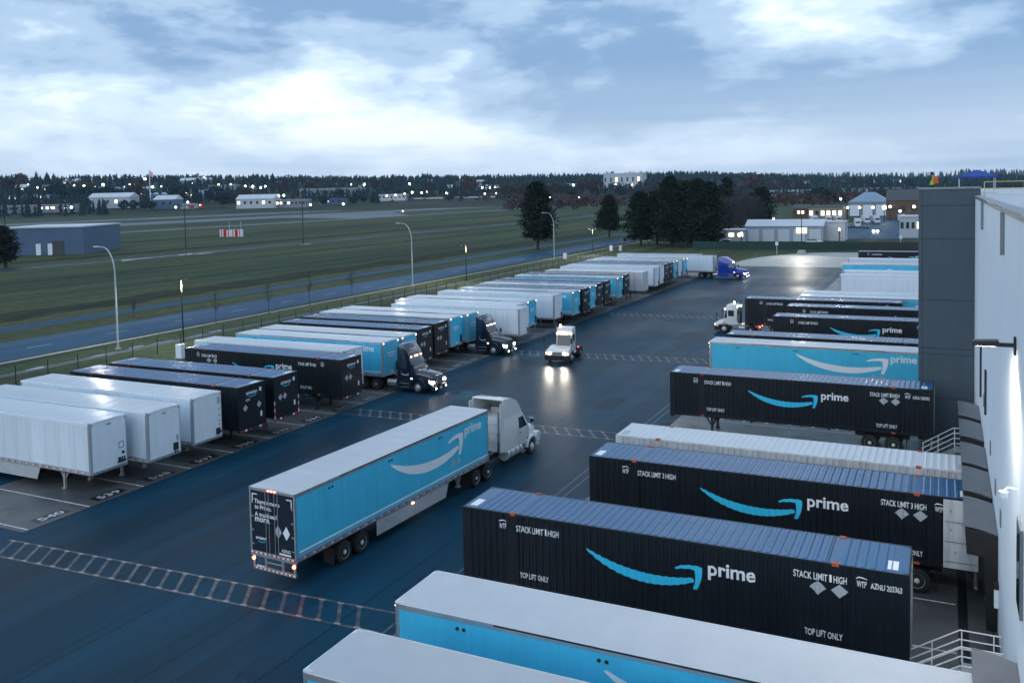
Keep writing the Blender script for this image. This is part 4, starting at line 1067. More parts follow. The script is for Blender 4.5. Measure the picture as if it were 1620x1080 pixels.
wp('coping', MB().box(WX - 0.06, -20, 15.55, WX + 0.34, 63.42, 15.72), M_COPE, bevel=0.02)
wp('coping', MB().box(WX - 0.06, 68.42, 15.55, WX + 0.34, 186, 15.72), M_COPE, bevel=0.02)
wp('roof_deck', MB().box(WX + 0.3, -20, 15.2, 70, 186, 15.5), M_ROOFB)
for y in (49.8, 32.3):
    wp('downspout', MB().box(WX - 0.12, y - 0.07, 14.2, WX - 0.002, y + 0.07, 15.55), M_COPE, bevel=0.02)
for y, z0, z1 in ((51.1, 5.7, 8.3), (45.0, 6.2, 8.2)):
    wp('wall_conduit', MB().box(WX - 0.09, y - 0.12, z0, WX - 0.002, y + 0.12, z1), M_DARK, bevel=0.01)
for y, z in ((52.8, 7.0), (47.6, 6.0), (40.6, 5.6), (36.4, 5.3), (33.0, 5.3)):
    wp('wall_vent', MB().box(WX - 0.04, y - 0.16, z, WX - 0.002, y + 0.16, z + 0.55), M_COPE, bevel=0.008)
for y, z0, z1 in ((24.4, 6.2, 8.35), (21.5, 6.2, 8.35), (18.6, 6.2, 8.35)):
    f = wp('window', MB().box(WX - 0.07, y - 0.55, z0, WX - 0.002, y + 0.55, z1), M_COPE, bevel=0.01)
    part('pane', MB().box(WX - 0.08, y - 0.47, z0 + 0.08, WX - 0.07, y + 0.47, z1 - 0.08), M_GLASS, f)
# far corner of the warehouse beyond the bay is hidden; dock positions along the wall
DOCKS = [19.4, 23.75, 36.35, 40.45, 44.4, 48.95, 53.1]
for i, yc in enumerate(DOCKS):
    lab = ['near dock shelter under the window', 'grey dock shelter canopy nearest the camera at the blue trailer', 'grey canopy of the empty dock with black curtains', 'grey dock shelter canopy over the container with its door open',
           'grey dock shelter canopy at the rear of the white container', 'second grey dock shelter canopy from the far stairs', 'farthest grey dock shelter canopy before the projecting grey bay'][i]
    t = thing('dock_shelter', lab, 'dock shelter', (WX, yc, 0), 0, 'dock shelters along the white wall')
    h = 1.68
    cp = MB(); n = 8
    vs = []
    for k_ in range(n + 1):
        x = -1.03 + 1.02 * k_ / n; z = 4.62 - 0.20 * (k_ / n) ** 1.6
        for y in (-h, h): vs += [(x, y, z), (x, y, z - 0.05)]
    fs = []
    for k_ in range(n):
        a = 4 * k_; b2 = a + 4
        fs += [(a, a + 2, b2 + 2, b2), (a + 1, b2 + 1, b2 + 3, a + 3), (a, b2, b2 + 1, a + 1), (a + 2, a + 3, b2 + 3, b2 + 2)]
    fs += [(0, 1, 3, 2), (4 * n, 4 * n + 2, 4 * n + 3, 4 * n + 1)]
    cp.add(vs, fs); part('canopy', cp, M_CURT, t, smooth=40)
    for s in (-1, 1):
        part('side_curtain', MB().prism([(-1.02, 4.52), (-0.01, 4.40), (-0.01, 1.0), (-0.34, 1.0), (-0.42, 3.55), (-0.96, 3.6)], s * (h - 0.02), s * (h - 0.36)), M_BLACK, t, bevel=0.03)
    part('head_curtain', MB().box(-1.0, -h + 0.36, 4.13, -0.9, h - 0.36, 4.5), M_BLACK, t, bevel=0.02)
    dr = part('dock_door', MB().box(-0.05, -1.15, 1.2, -0.004, 1.15, 4.1), M_WALLW, t)
    sm = MB()
    for z in (1.7, 2.2, 2.7, 3.2, 3.7): sm.box(-0.056, -1.15, z, -0.05, 1.15, z + 0.02)
    part('door_seam', sm, M_COPE, dr)
    for s in (-1, 1): part('bumper_pad', MB().box(-0.2, s * 1.0 - 0.14, 0.75, -0.022, s * 1.0 + 0.14, 1.2), M_BLACK, t, bevel=0.02)
    lv = MB(); lv.prism([(-0.30, 1.16), (-0.02, 1.2), (-0.02, 1.12), (-0.30, 1.10)], -0.9, 0.9); part('dock_leveller', lv, M_STEEL, t)
    b = part('control_box', MB().box(-0.14, -h - 0.62, 2.1, -0.004, -h - 0.36, 2.75), M_WALLW, t, bevel=0.01)
    part('box_cap', MB().box(-0.17, -h - 0.65, 2.75, -0.004, -h - 0.33, 2.95), M_BLACK, b, bevel=0.02)
# stairs at the two free bays
def stairs(yc, label):
    t = thing('dock_stairs', label, 'stairs', (WX, yc, 0), 0, 'steel stairs against the dock wall')
    part('landing', MB().box(-1.15, -0.6, 1.12, -0.03, 0.6, 1.2), M_STEEL, t)
    part('landing_wall', MB().box(-1.1, -0.55, 0.03, -0.05, 0.55, 1.12), M_CONC, t)
    for k_ in range(6): part('tread', MB().box(-1.42 - 0.27 * k_, -0.55, 0.96 - 0.17 * k_, -1.14 - 0.27 * k_, 0.55, 1.0 - 0.17 * k_), M_STEEL, t)
    for s in (-1, 1):
        part('stringer', MB().prism([(-1.12, 1.12), (-1.12, 0.95), (-2.78, 0.0 + 0.03), (-2.95, 0.03)], s * 0.57, s * 0.6), M_STEEL, t)
        for dz in (1.05, 0.75, 0.45):
            part('handrail', MB().tube([(-2.85, s * 0.58, 0.12 + dz), (-1.2, s * 0.58, 1.2 + dz), (-0.05, s * 0.58, 1.2 + dz)], 0.024, 7), M_RAILP, t, smooth=40)
        for x, z0 in ((-0.25, 1.2), (-1.15, 1.2), (-2.0, 0.66), (-2.8, 0.12)):
            part('baluster', MB().cyl((x, s * 0.58, z0), (x, s * 0.58, z0 + 1.05), 0.022, n=7), M_RAILP, t, smooth=40)
stairs(31.0, 'steel stairs with pipe handrails beside the nearest black container'); stairs(57.6, 'steel stairs with pipe handrails in front of the grey bay')
for y, lab in ((26.7, 'lit wall lamp on a long arm high on the white wall'),):
    t = thing('wall_lamp', lab, 'lamp', (WX, y, 12.25))
    part('arm', MB().box(-0.42, -0.05, -0.05, 0.0, 0.05, 0.05), M_POLEB, t)
    part('bracket', MB().box(-0.06, -0.12, -0.25, -0.004, 0.12, 0.22), M_POLEB, t, bevel=0.01)
    hd = part('lamp_housing', MB().prism([(-1.02, -0.03), (-1.0, 0.09), (-0.40, 0.12), (-0.38, -0.03)], -0.19, 0.19), M_POLEB, t, bevel=0.02)
    part('lamp_lens', MB().box(-0.93, -0.14, -0.036, -0.47, 0.14, -0.032), M_LED, hd)
    o = spot('wall_lamp_light', (WX - 0.95, y, 12.14), (WX - 1.6, y + 1.5, 0), 520, 160, 0.5, (1.0, 0.93, 0.82), 0.25); o.parent = None
t = thing('wall_camera', 'white dome security camera on the wall above the window', 'camera', (WX, 25.9, 8.6))
part('mount', MB().tube([(0, 0, 0.1), (-0.22, 0, 0.12), (-0.3, 0, 0.0)], 0.035, 8), M_WALLW, t, smooth=40)
part('dome', MB().cyl((-0.3, 0, 0.02), (-0.3, 0, -0.12), 0.12, 0.11, n=14).cyl((-0.3, 0, -0.12), (-0.3, 0, -0.22), 0.11, 0.04, n=14), M_WALLW, t, smooth=50)
# on the roof
t = thing('canopy_tent', 'blue pop-up canopy tent standing on the warehouse roof', 'tent', (*atY(1545, 284, 105)[:2], 15.5))
for sx in (-1.6, 1.6):
    for sy in (-1.6, 1.6): part('leg', MB().cyl((sx, sy, 0), (sx, sy, 1.75), 0.035, n=6), M_RAILP, t)
part('canopy', MB().add([(-1.8, -1.8, 1.7), (1.8, -1.8, 1.7), (1.8, 1.8, 1.7), (-1.8, 1.8, 1.7), (0, 0, 2.35), (-1.8, -1.8, 1.5), (1.8, -1.8, 1.5), (1.8, 1.8, 1.5), (-1.8, 1.8, 1.5)], [(0, 1, 4), (1, 2, 4), (2, 3, 4), (3, 0, 4), (0, 5, 6, 1), (1, 6, 7, 2), (2, 7, 8, 3), (3, 8, 5, 0)]), mat('blue_canvas', (0.015, 0.06, 0.30), 0.7), t)
def guardrail(x0, y0, x1, y1, label, M=M_YEL):
    t = thing('roof_guardrail', label, 'guardrail', (x0, y0, 15.5)); d = Vector((x1 - x0, y1 - y0, 0)); n = max(2, int(d.length / 2.4))
    for k_ in range(n + 1):
        p_ = d * k_ / n; part('post', MB().cyl((p_.x, p_.y, 0), (p_.x, p_.y, 1.05), 0.03, n=6), M, t)
    for z in (0.55, 1.05): part('rail', MB().cyl((0, 0, z), (d.x, d.y, z), 0.025, n=6), M, t)
guardrail(2.4, 71, 12, 71, 'pale yellow guardrail behind the grey bay on the roof'); guardrail(8, 62, 30, 76, 'long yellow guardrail crossing the white roof')
for x, y, a, b2, h, lab in ((7.5, 78, 2.2, 3.0, 0.75, 'pale rooftop unit nearest the grey bay'), (13, 92, 3.0, 3.0, 1.0, 'pale rooftop unit right of the blue tent'), (17, 70, 1.6, 1.6, 0.6, 'small pale rooftop unit by the yellow guardrail')):
    t = thing('rooftop_unit', lab, 'roof unit', (x, y, 15.5)); part('casing', MB().box(-a / 2, -b2 / 2, 0.08, a / 2, b2 / 2, h), M_WALLW, t, bevel=0.03); part('curb', MB().box(-a / 2 + 0.1, -b2 / 2 + 0.1, 0, a / 2 - 0.1, b2 / 2 - 0.1, 0.08), M_COPE, t); part('fan_cowl', MB().cyl((0, 0, h), (0, 0, h + 0.12), min(a, b2) * 0.3, n=14), M_COPE, t)

# ------------------------------------------------------------------ trailers and containers
K_WA = van(M_WHITE, M_NOSE, panels=True, nose_print=np_white_a)
K_WB = van(M_WHITE, M_NOSE, panels=True, nose_print=np_white_b)
K_WC = van(M_WHITE, M_NOSE, panels=True, nose_print=np_white_c)
K_WP = van(M_WHITE, M_NOSE, skirt=False, nose_print=np_white_b)
K_WU = van(M_WHITE, M_NOSE, skirt=False, nose_print=np_white_b, up=True)
K_BL = van(M_BLUE, M_BLUE, lettered=True, stripe=True, rear='navy', nose_print=np_blue)
K_BU = van(M_BLUE, M_BLUE, lettered=True, stripe=True, rear='navy', nose_print=np_blue, up=True)
def rear_print(K):
    fn = lambda u, z, d: (TL + 0.008 + d, u - TW / 2, z)
    P = Print()
    for i, t_ in enumerate(("There's more", 'to Prime.', 'A truckload', 'more.')):
        z = (3.42, 3.18, 2.86, 2.62)[i]; P.text(t_, 0.30, z, height=0.19, bold=0.02)
    P.text('amazon', 0.32, 1.86, width=0.62, bold=0.02)
    for u0, u1, z0, z1 in ((0.16, 0.46, 3.78, 3.83), (0.16, 0.21, 3.48, 3.78), (2.13, 2.43, 3.78, 3.83), (2.38, 2.43, 3.48, 3.78)): P.rect(u0, z0, u1, z1)
    K.add('lettering', P.mesh('lettering', M_LET, fn))
    P = Print(); smile(P, 0.42, 1.72, 0.42, 0.1); K.add('smile_logo', P.mesh('smile_logo', M_SMILE, fn))
    for u, Mx in ((1.62, M_PLAC), (2.08, M_LET)):
        P = Print(); P.poly([(u, 2.05), (u + 0.2, 2.35), (u, 2.65), (u - 0.2, 2.35)]); K.add('hazard_placard', P.mesh('hazard_placard', Mx, fn))
    P = Print(); P.text('AZNG', 1.78, 1.52, height=0.13); P.rect(1.62, 1.38, 2.3, 1.46); K.add('lettering', P.mesh('lettering', M_LET, fn))
K_D = van(M_BLUE, M_BLUE, lettered=True, stripe=True, rear='navy', nose_print=np_blue, rear_lit=True, up=True, gear_x=(11.7, 12.95), wm=W_DUALW); rear_print(K_D)
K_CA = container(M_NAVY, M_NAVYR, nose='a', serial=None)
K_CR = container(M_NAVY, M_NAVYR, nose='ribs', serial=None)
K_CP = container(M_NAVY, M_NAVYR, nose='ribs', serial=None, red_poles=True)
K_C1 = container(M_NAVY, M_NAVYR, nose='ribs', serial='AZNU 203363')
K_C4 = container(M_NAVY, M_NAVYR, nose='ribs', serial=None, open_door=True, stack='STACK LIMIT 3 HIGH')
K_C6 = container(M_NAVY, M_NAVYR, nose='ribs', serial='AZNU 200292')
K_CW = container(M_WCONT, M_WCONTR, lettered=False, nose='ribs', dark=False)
GL = 'trailers backed into the long row by the grass'; GR = 'trailers backed up to the warehouse docks'
LEFT = [
 (-42.7, 34.1, K_WA, 'plain white box trailer at the near left end of the row, behind number 540'),
 (-41.6, 37.15, K_WB, 'white box trailer second from the left end, dark hoses low on its nose'),
 (-41.85, 40.9, K_WC, 'white box trailer third from the left end, grey decal high on its nose'),
 (-41.5, 44.6, K_CA, 'black container with wide set diamond placards beside the third white trailer'),
 (-41.5, 48.1, K_CP, 'black container with red and white marker poles on its nose'),
 (-41.0, 55.2, K_CR, 'black container with a white word on its side, past the empty left stall'),
 (-43.1, 58.5, K_WP, 'white trailer set back behind the lettered black container of the left row'),
 (-42.5, 63.0, K_BU, 'sky blue trailer coupled to the nearer dark tractor in the left row'),
 (-42.6, 66.15, K_BL, 'sky blue trailer mostly hidden behind the nearer dark tractor'),
 (-43.45, 70.3, K_CR, 'black container with diamond placards, first behind the nearer dark tractor'),
 (-43.85, 74.0, K_CR, 'black container second behind the nearer dark tractor, beside a sky blue trailer'),
 (-44.3, 77.75, K_BL, 'sky blue trailer between a black container and the farther dark tractor'),
 (-44.1, 80.95, K_BU, 'sky blue trailer coupled to the farther dark tractor'),
 (-40.6, 86.2, K_WP, 'white trailer standing forward just behind the farther dark tractor'),
 (-42.3, 89.5, K_WP, 'white trailer whose nose hides behind the white trailer standing forward'),
 (-42.65, 92.8, K_BL, 'sky blue trailer next to the white trailers behind the yard tractor'),
 (-42.0, 99.1, K_WP, 'white trailer standing alone beyond an empty stall, blue trailers behind it'),
 (-41.3, 103.3, K_BL, 'sky blue trailer right behind the lone white trailer in mid row'),
 (-41.2, 106.5, K_CR, 'black container between two sky blue trailers in mid row'),
 (-41.5, 109.7, K_BL, 'sky blue trailer between single and paired black containers in mid row'),
 (-41.6, 112.7, K_CR, 'nearer of two black containers side by side in mid row'),
 (-41.7, 116.0, K_CR, 'farther of two black containers side by side in mid row'),
 (-41.9, 122.0, K_BL, 'sky blue trailer just beyond the pair of black containers'),
 (-42.1, 125.6, K_CR, 'black container in front of the white ribbed container'),
 (-40.9, 131.0, K_CW, 'white ribbed container standing out in the far half of the left row'),
 (-41.25, 138.2, K_WP, 'white trailer just beyond the white ribbed container'),
 (-41.5, 142.0, K_WP, 'white trailer before the two far black containers'),
 (-41.6, 145.3, K_CR, 'nearer of the two far black containers in the left row'),
 (-41.75, 148.6, K_CR, 'farther of the two far black containers in the left row'),
 (-42.0, 151.9, K_BL, 'pale blue trailer just beyond the two far black containers'),
 (-42.0, 155.1, K_WP, 'white trailer between two far pale blue trailers'),
 (-41.9, 158.3, K_BL, 'last sky blue trailer of the left row, near the bright blue tractor'),
 (-38.1, 165.2, K_WU, 'white trailer coupled to the bright blue tractor'),
 (-41.6, 168.4, K_WP, 'farthest white trailer of the left row, behind the coupled one'),
]
for X, Y, K, lab in LEFT:
    K.place('container_trailer' if 'container' in lab.split(',')[0].split(' between')[0].split(' beyond')[0].split(' before')[0].split(' beside')[0].split(' in front')[0].split(' set back')[0] and K in (K_CA, K_CR, K_CP, K_CW) else 'box_trailer', lab, 'trailer', (X, Y + TW / 2, 0.031), math.pi + (rnd.uniform(-0.007, 0.007) if K not in (K_BU, K_WU) else 0.0), GL)
RIGHT = [
 (-15.04, 18.1, K_BL, 'nearest trailer, pale roof cut off by the bottom edge'),
 (-15.0, 22.45, K_BL, 'blue sided trailer with wide white roof in the foreground'),
 (-17.15, 30.75, K_C1, 'large black container numbered 203363 in the foreground'),
 (-14.95, 39.1, K_C4, 'black container with a white door swung open beside the dock'),
 (-14.97, 43.0, K_CW, 'white ribbed container behind the black one with the open door'),
 (-16.78, 59.5, K_C6, 'black container before the grey bay, its landing legs and wheels showing'),
 (-17.15, 72.4, K_BL, 'sky blue trailer with big white arrow smile in the dock row'),
 (-16.7, 76.7, K_CR, 'dark container just behind the sky blue dock trailer'),
 (-14.9, 89.0, K_CR, 'black container with cyan smile, nearest behind the yard tractor at the docks'),
 (-14.85, 97.0, K_CR, 'black container between the one with yard tractor and the cyan smile one'),
 (-20.2, 102.6, K_CR, 'black container coupled to the yard tractor at the docks'),
 (-14.85, 106.2, K_BL, 'white roofed blue trailer just beyond the container with yard tractor'),
 (-14.95, 110.0, K_WP, 'white trailer second beyond the container with yard tractor'),
 (-13.2, 133.0, K_WP, 'plain white trailer with its long side showing at the far docks'),
 (-13.3, 139.3, K_WP, 'white roofed trailer just beyond the far plain white trailer'),
 (-14.8, 151.9, K_BL, 'white roofed trailer with a sky blue side at the far docks'),
 (-14.85, 163.0, K_WP, 'thin strip of pale roof beyond the far sky blue dock trailer'),
 (-14.7, 181.5, K_CR, 'farthest black container, near the green screen fence'),
]
for X, Y, K, lab in RIGHT:
    K.place('container_trailer' if K in (K_CA, K_CR, K_CP, K_CW, K_C1, K_C4, K_C6) else 'box_trailer', lab, 'trailer', (X, Y + TW / 2, 0.031), rnd.uniform(-0.004, 0.004), GR)
aD = R(-93.08)
K_D.place('box_trailer', 'sky blue trailer with dark lettered rear doors crossing the yard', 'trailer', (-24.70, 45.38, 0.022), aD)

# ------------------------------------------------------------------ tractors
K_TW = tractor(M_TRWHITE, wb=6.4, rear=-3.5, open_fairing=True, smile_on=False, lights=False)
K_TW.place('truck_tractor', 'white sleeper tractor pulling the blue trailer across the yard', 'truck', (-24.45, 51.05, 0.022), R(87.4))
K_TA = tractor(M_TRNAVY, wb=4.75, rear=-2.0)
K_TB = tractor(M_TRNAVY, wb=4.75, rear=-2.0, chrome_grille=False)
K_TC = tractor(M_TRBLUE, wb=5.9, rear=-3.55, sleeper=True, smile_on=False, chrome_grille=False, top=3.95)
TG = 'dark tractors in the left row'
a_ = K_TA.place('truck_tractor', 'dark navy tractor with lit headlamps and chrome grille, nearer of two in the row', 'truck', (-39.2, 64.3, 0.031), 0, TG); headlights(a_)
b_ = K_TB.place('truck_tractor', 'dark navy tractor with lit headlamps and barred grille, farther of two in the row', 'truck', (-41.2, 82.25, 0.031), 0, TG); headlights(b_)
c_ = K_TC.place('truck_tractor', 'bright blue sleeper tractor at the far end of the left row', 'truck', (-33.8, 166.5, 0.022), 0); headlights(c_)
K_Y = yard_truck()
YG = 'white yard tractors'
y1 = K_Y.place('yard_tractor', 'white yard tractor facing the camera with lit headlamps in mid yard', 'truck', (-33.5, 80.3, 0.022), R(-84.5), YG); headlights(y1, 1.05, 0.74, 0.96, 200, 7)
y2 = K_Y.place('yard_tractor', 'white yard tractor coupled to a black container at the docks', 'truck', (-22.6, 103.95, 0.022), math.pi, YG)
spot('work_light_beam', (-21.0, 103.6, 3.1), (-18.8, 103.6, 0.5), 120, 100, 0.7, (1, 0.95, 0.8))

# ------------------------------------------------------------------ lamps, fences, posts
def street_lamp(px, py, lab, h=11.5):
    q = at(px, py); t = thing('street_lamp', lab, 'lamp', (q.x, q.y, 0), 0, 'curved street lamps along the road')
    path = [(0, 0, 0.1), (0, 0, h - 3.4)]
    for i in range(9):
        a = R(90 * i / 8); path.append((-1.75 * (1 - math.cos(a)), 0, h - 3.2 + 3.1 * math.sin(a)))
    path.append((-2.5, 0, h - 0.06))
    rs = [0.12, 0.09] + [0.075 - 0.003 * i for i in range(9)] + [0.05]
    part('post', MB().tube(path, rs, 8), M_LAMPP, t, smooth=50)
    part('base_plate', MB().box(-0.25, -0.25, 0, 0.25, 0.25, 0.12), M_KERB, t, bevel=0.02)
    spot('street_light', (q.x - 2.8, q.y, h - 0.22), (q.x - 2.8, q.y, 0), 650, 178, 0.25, (1.0, 0.95, 0.86), 0.3)
    part('lamp_head', MB().prism([(-3.25, h - 0.16), (-3.15, h + 0.02), (-2.4, h + 0.02), (-2.35, h - 0.12)], -0.14, 0.14), M_LAMPP, t, bevel=0.03)
street_lamp(187, 552, 'pale curved street lamp nearest the camera by the road'); street_lamp(653, 453, 'pale curved street lamp in the middle of the roadside'); street_lamp(877, 410, 'pale curved street lamp in front of the tall single tree')
LAMP_C = (1.0, 0.94, 0.80)
def yard_pole(x, y, h, lab, power, target=None, warm_top=True):
    t = thing('yard_light_pole', lab, 'lamp', (x, y, 0), 0, 'double headed yard light poles')
    part('pole', MB().cyl((0, 0, 0.5), (0, 0, h), 0.09, 0.06, n=8), M_POLEB, t, smooth=40)
    part('footing', MB().cyl((0, 0, 0), (0, 0, 0.55), 0.25, n=12), M_KERB, t, smooth=40)
    part('cross_arm', MB().box(-0.7, -0.04, h - 0.05, 0.7, 0.04, h + 0.04), M_POLEB, t)
    part('top_collar', MB().cyl((0, 0, h - 1.4), (0, 0, h - 0.06), 0.075, n=8), M_WARMP, t, smooth=40)
    for s in (-1, 1):
        hd = part('lamp_head', MB().box(s * 0.45, -0.2, h - 0.03, s * 1.15, 0.2, h + 0.07), M_POLEB, t, bevel=0.02)
        part('lamp_lens', MB().box(s * 0.55, -0.14, h - 0.034, s * 1.05, 0.14, h - 0.031), M_LED, hd)
    for s in (-1, 1): spot('yard_light', (x + s * 0.8, y, h - 0.1), (x + s * 0.8, y, 0), power / 2, 178, 0.25, LAMP_C, 0.3)
M_WARMP = mat('lamplit_collar', (0.45, 0.36, 0.20), 0.5)  # warm lamplight on the pole top is put into this base colour
yard_pole(-76, 73.4, 7.7, 'black double headed yard light behind the first black containers', 1100)
yard_pole(-78.3, 143.9, 7.2, 'black double headed yard light behind the middle of the row', 1100)
yard_pole(-80.6, 216.0, 7.0, 'black double headed yard light near the road bend', 1100)
# far pole with two square lamps and a rough concrete footing
t = thing('yard_light_pole', 'tall pole with two square yellow lamps standing on the far concrete apron', 'lamp', (-31.6, 230.5, 0))
part('pole', MB().cyl((0, 0, 0.9), (0, 0, 9.6), 0.12, 0.08, n=8), M_POLEB, t)
part('footing', MB().cyl((0, 0, 0.02), (0, 0, 1.0), 1.3, 0.85, n=9), M_CONCL, t, bevel=0.08)
M_YLED = mat('lit_yellow_panel', (0.8, 0.8, 0.4), 0.4, emit=(0.85, 1.0, 0.45), estr=0.9)
for s in (-1, 1): part('lamp_panel', MB().box(s * 0.15, -0.16, 5.1, s * 1.25, -0.04, 6.5), M_YLED, t, bevel=0.02)
part('cross_arm', MB().box(-0.9, -0.05, 9.5, 0.9, 0.05, 9.6), M_POLEB, t)
for s in (-1, 1): part('lamp_head', MB().box(s * 0.5, -0.3, 9.55, s * 1.1, -0.05, 9.68), M_POLEB, t)
spot('yard_light', (-31.6, 229.9, 9.4), (-30, 214, 0), 3000, 95, 0.9, LAMP_C, 0.5)
# chain-link fence behind the left row: posts, rails, mesh wires
def wire_fence(x, y0, y1, lab, h=1.8, step=3.3):
    t = thing('chain_link_fence', lab, 'fence', (x, y0, 0)); n = int((y1 - y0) / step)
    pm = MB().cyl((0, 0, 0), (0, 0, h), 0.045, n=6).mesh('post', M_POLEB)
    for k in range(n + 1): obj('post', pm, t, (0, k * step, 0))
    L_ = n * step
    part('rail', MB().cyl((0, 0, h - 0.04), (0, L_, h - 0.04), 0.006, n=4), M_POLEB, t)
    wb_ = MB()
    for z in (0.12, 0.5, 0.9, 1.3, 1.65): wb_.cyl((0, 0, z), (0, L_, z), 0.002, n=3)
    wo = part('wire', wb_, M_POLEB, t); wo['kind'] = 'stuff'
wire_fence(-75.8, 20, 230, 'black wire fence on posts in the grass behind the left row')
# green privacy screen across the far end
t = thing('screen_fence', 'dark green privacy screen fence across the far end of the yard', 'fence', (-62, 244, 0))
M_SCR = mat('green_screen', (0.012, 0.045, 0.042), 0.85, var=0.15, vscale=0.3)
for k in range(16):
    part('screen_panel', MB().box(k * 3.6 + 0.05, -0.02, 0.15, k * 3.6 + 3.55, 0.0, 2.25), M_SCR if k < 12 else M_DARK, t); part('post', MB().cyl((k * 3.6, 0.04, 0), (k * 3.6, 0.04, 2.4), 0.05, n=6), M_POLEB, t)
def small_post(px, py, h, lab, name='bollard', M=M_RAILP, wd=0.35):
    q = at(px, py); t = thing(name, lab, 'sign' if 'sign' in name else 'post', (q.x, q.y, 0))
    part('post', MB().box(-0.05, -0.05, 0, 0.05, 0.05, h), M, t); part('plate', MB().box(-wd, -0.09, h - 0.9, wd, -0.05, h), M, t)
small_post(1229, 403, 3.2, 'small white sign on a post before the green screen fence', 'yard_sign')
small_post(1425, 393, 3.4, 'small white sign on a post by the far black container', 'yard_sign')
for px, py, lab in ((967, 397, 'white utility cabinet left of the far trailers'), (894, 410, 'white utility cabinet beside the third curved lamp'), (982, 397, 'blue grey utility cabinet near the road bend'), (286, 567, 'pale utility cabinet behind the lettered black container')):
    q = at(px, py); t = thing('utility_cabinet', lab, 'cabinet', (q.x, q.y, 0)); part('case', MB().box(-0.4, -0.3, 0.1, 0.4, 0.3, 1.5), M_WALLW if 'white' in lab or 'pale ' in lab else M_LAMPP, t, bevel=0.04); part('plinth', MB().box(-0.5, -0.4, 0, 0.5, 0.4, 0.1), M_KERB, t)
def utility_pole(px, py, h, lab):
    q = at(px, py); t = thing('utility_pole', lab, 'pole', (q.x, q.y, 0), 0, 'dark poles on the airfield')
    part('pole', MB().cyl((0, 0, 0), (0, 0, h), 0.22, 0.15, n=8), M_WOODP, t); part('crossarm', MB().box(-1.1, -0.08, h - 1.2, 1.1, 0.08, h - 1.0), M_WOODP, t)
    part('fittings', MB().cyl((-0.9, 0, h - 1.0), (-0.9, 0, h - 0.7), 0.08, n=6).cyl((0.9, 0, h - 1.0), (0.9, 0, h - 0.7), 0.08, n=6), M_STEEL, t)
utility_pole(480, 385, 15.3, 'tall dark pole standing alone on the airfield'); utility_pole(294, 393, 14, 'dark pole left of the striped antenna huts'); utility_pole(11, 424, 14, 'pole in front of the hangar')
utility_pole(151, 390, 6, 'short dark pole right of the hangar'); utility_pole(172, 389, 6, 'second short dark pole right of the hangar')
# young street trees, bare, by the road
M_TWIG = mat('bare_twigs', (0.07, 0.06, 0.055), 0.85, var=0.2, vscale=3)
def sapling(px, py, h, lab):
    q = at(px, py); t = thing('bare_sapling', lab, 'tree', (q.x, q.y, 0), 0, 'bare young trees by the road')
    part('trunk', MB().cyl((0, 0, 0), (0, 0, h * 0.9), 0.05, 0.02, n=6), M_TWIG, t)
    b = MB(); r_ = random.Random(px)
    for i in range(46):
        z = h * (0.3 + 0.6 * r_.random()); a = r_.random() * 6.28; l_ = h * 0.2 * (1.1 - z / h) + 0.3
        b.cyl((0, 0, z), (l_ * math.cos(a), l_ * math.sin(a), z + l_ * 1.5), 0.016, 0.006, n=3, caps=False)
    part('branches', b, M_TWIG, t)
for px, py, h, lab in ((342, 514, 5, 'bare young tree on the near verge left of the second lamp'), (425, 497, 5, 'bare young tree on the near verge, second along'), (490, 484, 5, 'bare young tree on the near verge, third along'), (212, 501, 2.6, 'small bare tree on the strip beyond the road'), (557, 468, 4.6, 'bare young tree on the near verge, fourth along')): sapling(px, py, h, lab)

# ------------------------------------------------------------------ terrain far away
def az_of(x, y): return math.degrees(math.atan2(-x, y))
def hill_h(x, y):
    D = math.hypot(x, y); az = az_of(x, y)
    n_ = noise.noise(Vector((x * 0.0011, y * 0.0011, 3.3))) * 7 + noise.noise(Vector((x * 0.004, y * 0.004, 1.3))) * 3
    lift = 43 + 15 * max(0, min(1, (az - 20) / 30)) - 21 * max(0, min(1, (14 - az) / 12))
    d0 = 1050 if az > 20 else 1050 + (20 - az) * 22
    s1 = max(0, min(1, (D - d0) / 1000)); s1 = s1 * s1 * (3 - 2 * s1)
    s2 = max(0, min(1, (D - 3200) / 1800)); s2 = s2 * s2 * (3 - 2 * s2)
    z = s1 * (lift + n_) + s2 * (34 + 18 * noise.noise(Vector((az * 0.09, 2.2, 0))))
    return z if D > 700 else 0.0
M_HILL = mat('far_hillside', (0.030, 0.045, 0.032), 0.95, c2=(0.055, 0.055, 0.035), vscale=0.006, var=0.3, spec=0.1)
tb = MB(); NA, ND = 150, 34; vs = []
for i in range(NA + 1):
    a = R(-60 + 170 * i / NA)
    for j in range(ND + 1):
        D = 850 + 7500 * (j / ND) ** 1.7; x, y = -math.sin(a) * D, math.cos(a) * D
        vs.append((x, y, hill_h(x, y) - 0.6 + (0.0 if j else -0.4)))
tb.add(vs, [(i * (ND + 1) + j, (i + 1) * (ND + 1) + j, (i + 1) * (ND + 1) + j + 1, i * (ND + 1) + j + 1) for i in range(NA) for j in range(ND)])
struct('hills', tb, M_HILL, smooth=80)
def on_land(px, py, off=0.0, dmin=250):
    d = ray(px, py); hl = math.hypot(d.x, d.y); D = dmin
    while D < 7000:
        x, y, z = d.x / hl * D, d.y / hl * D, CH + d.z / hl * D
        if z <= max(0, hill_h(x, y)) + off: return Vector((x, y, max(0, hill_h(x, y)))), D
        D += 4
    D = 2200.0; x, y = d.x / hl * D, d.y / hl * D
    return Vector((x, y, hill_h(x, y))), D

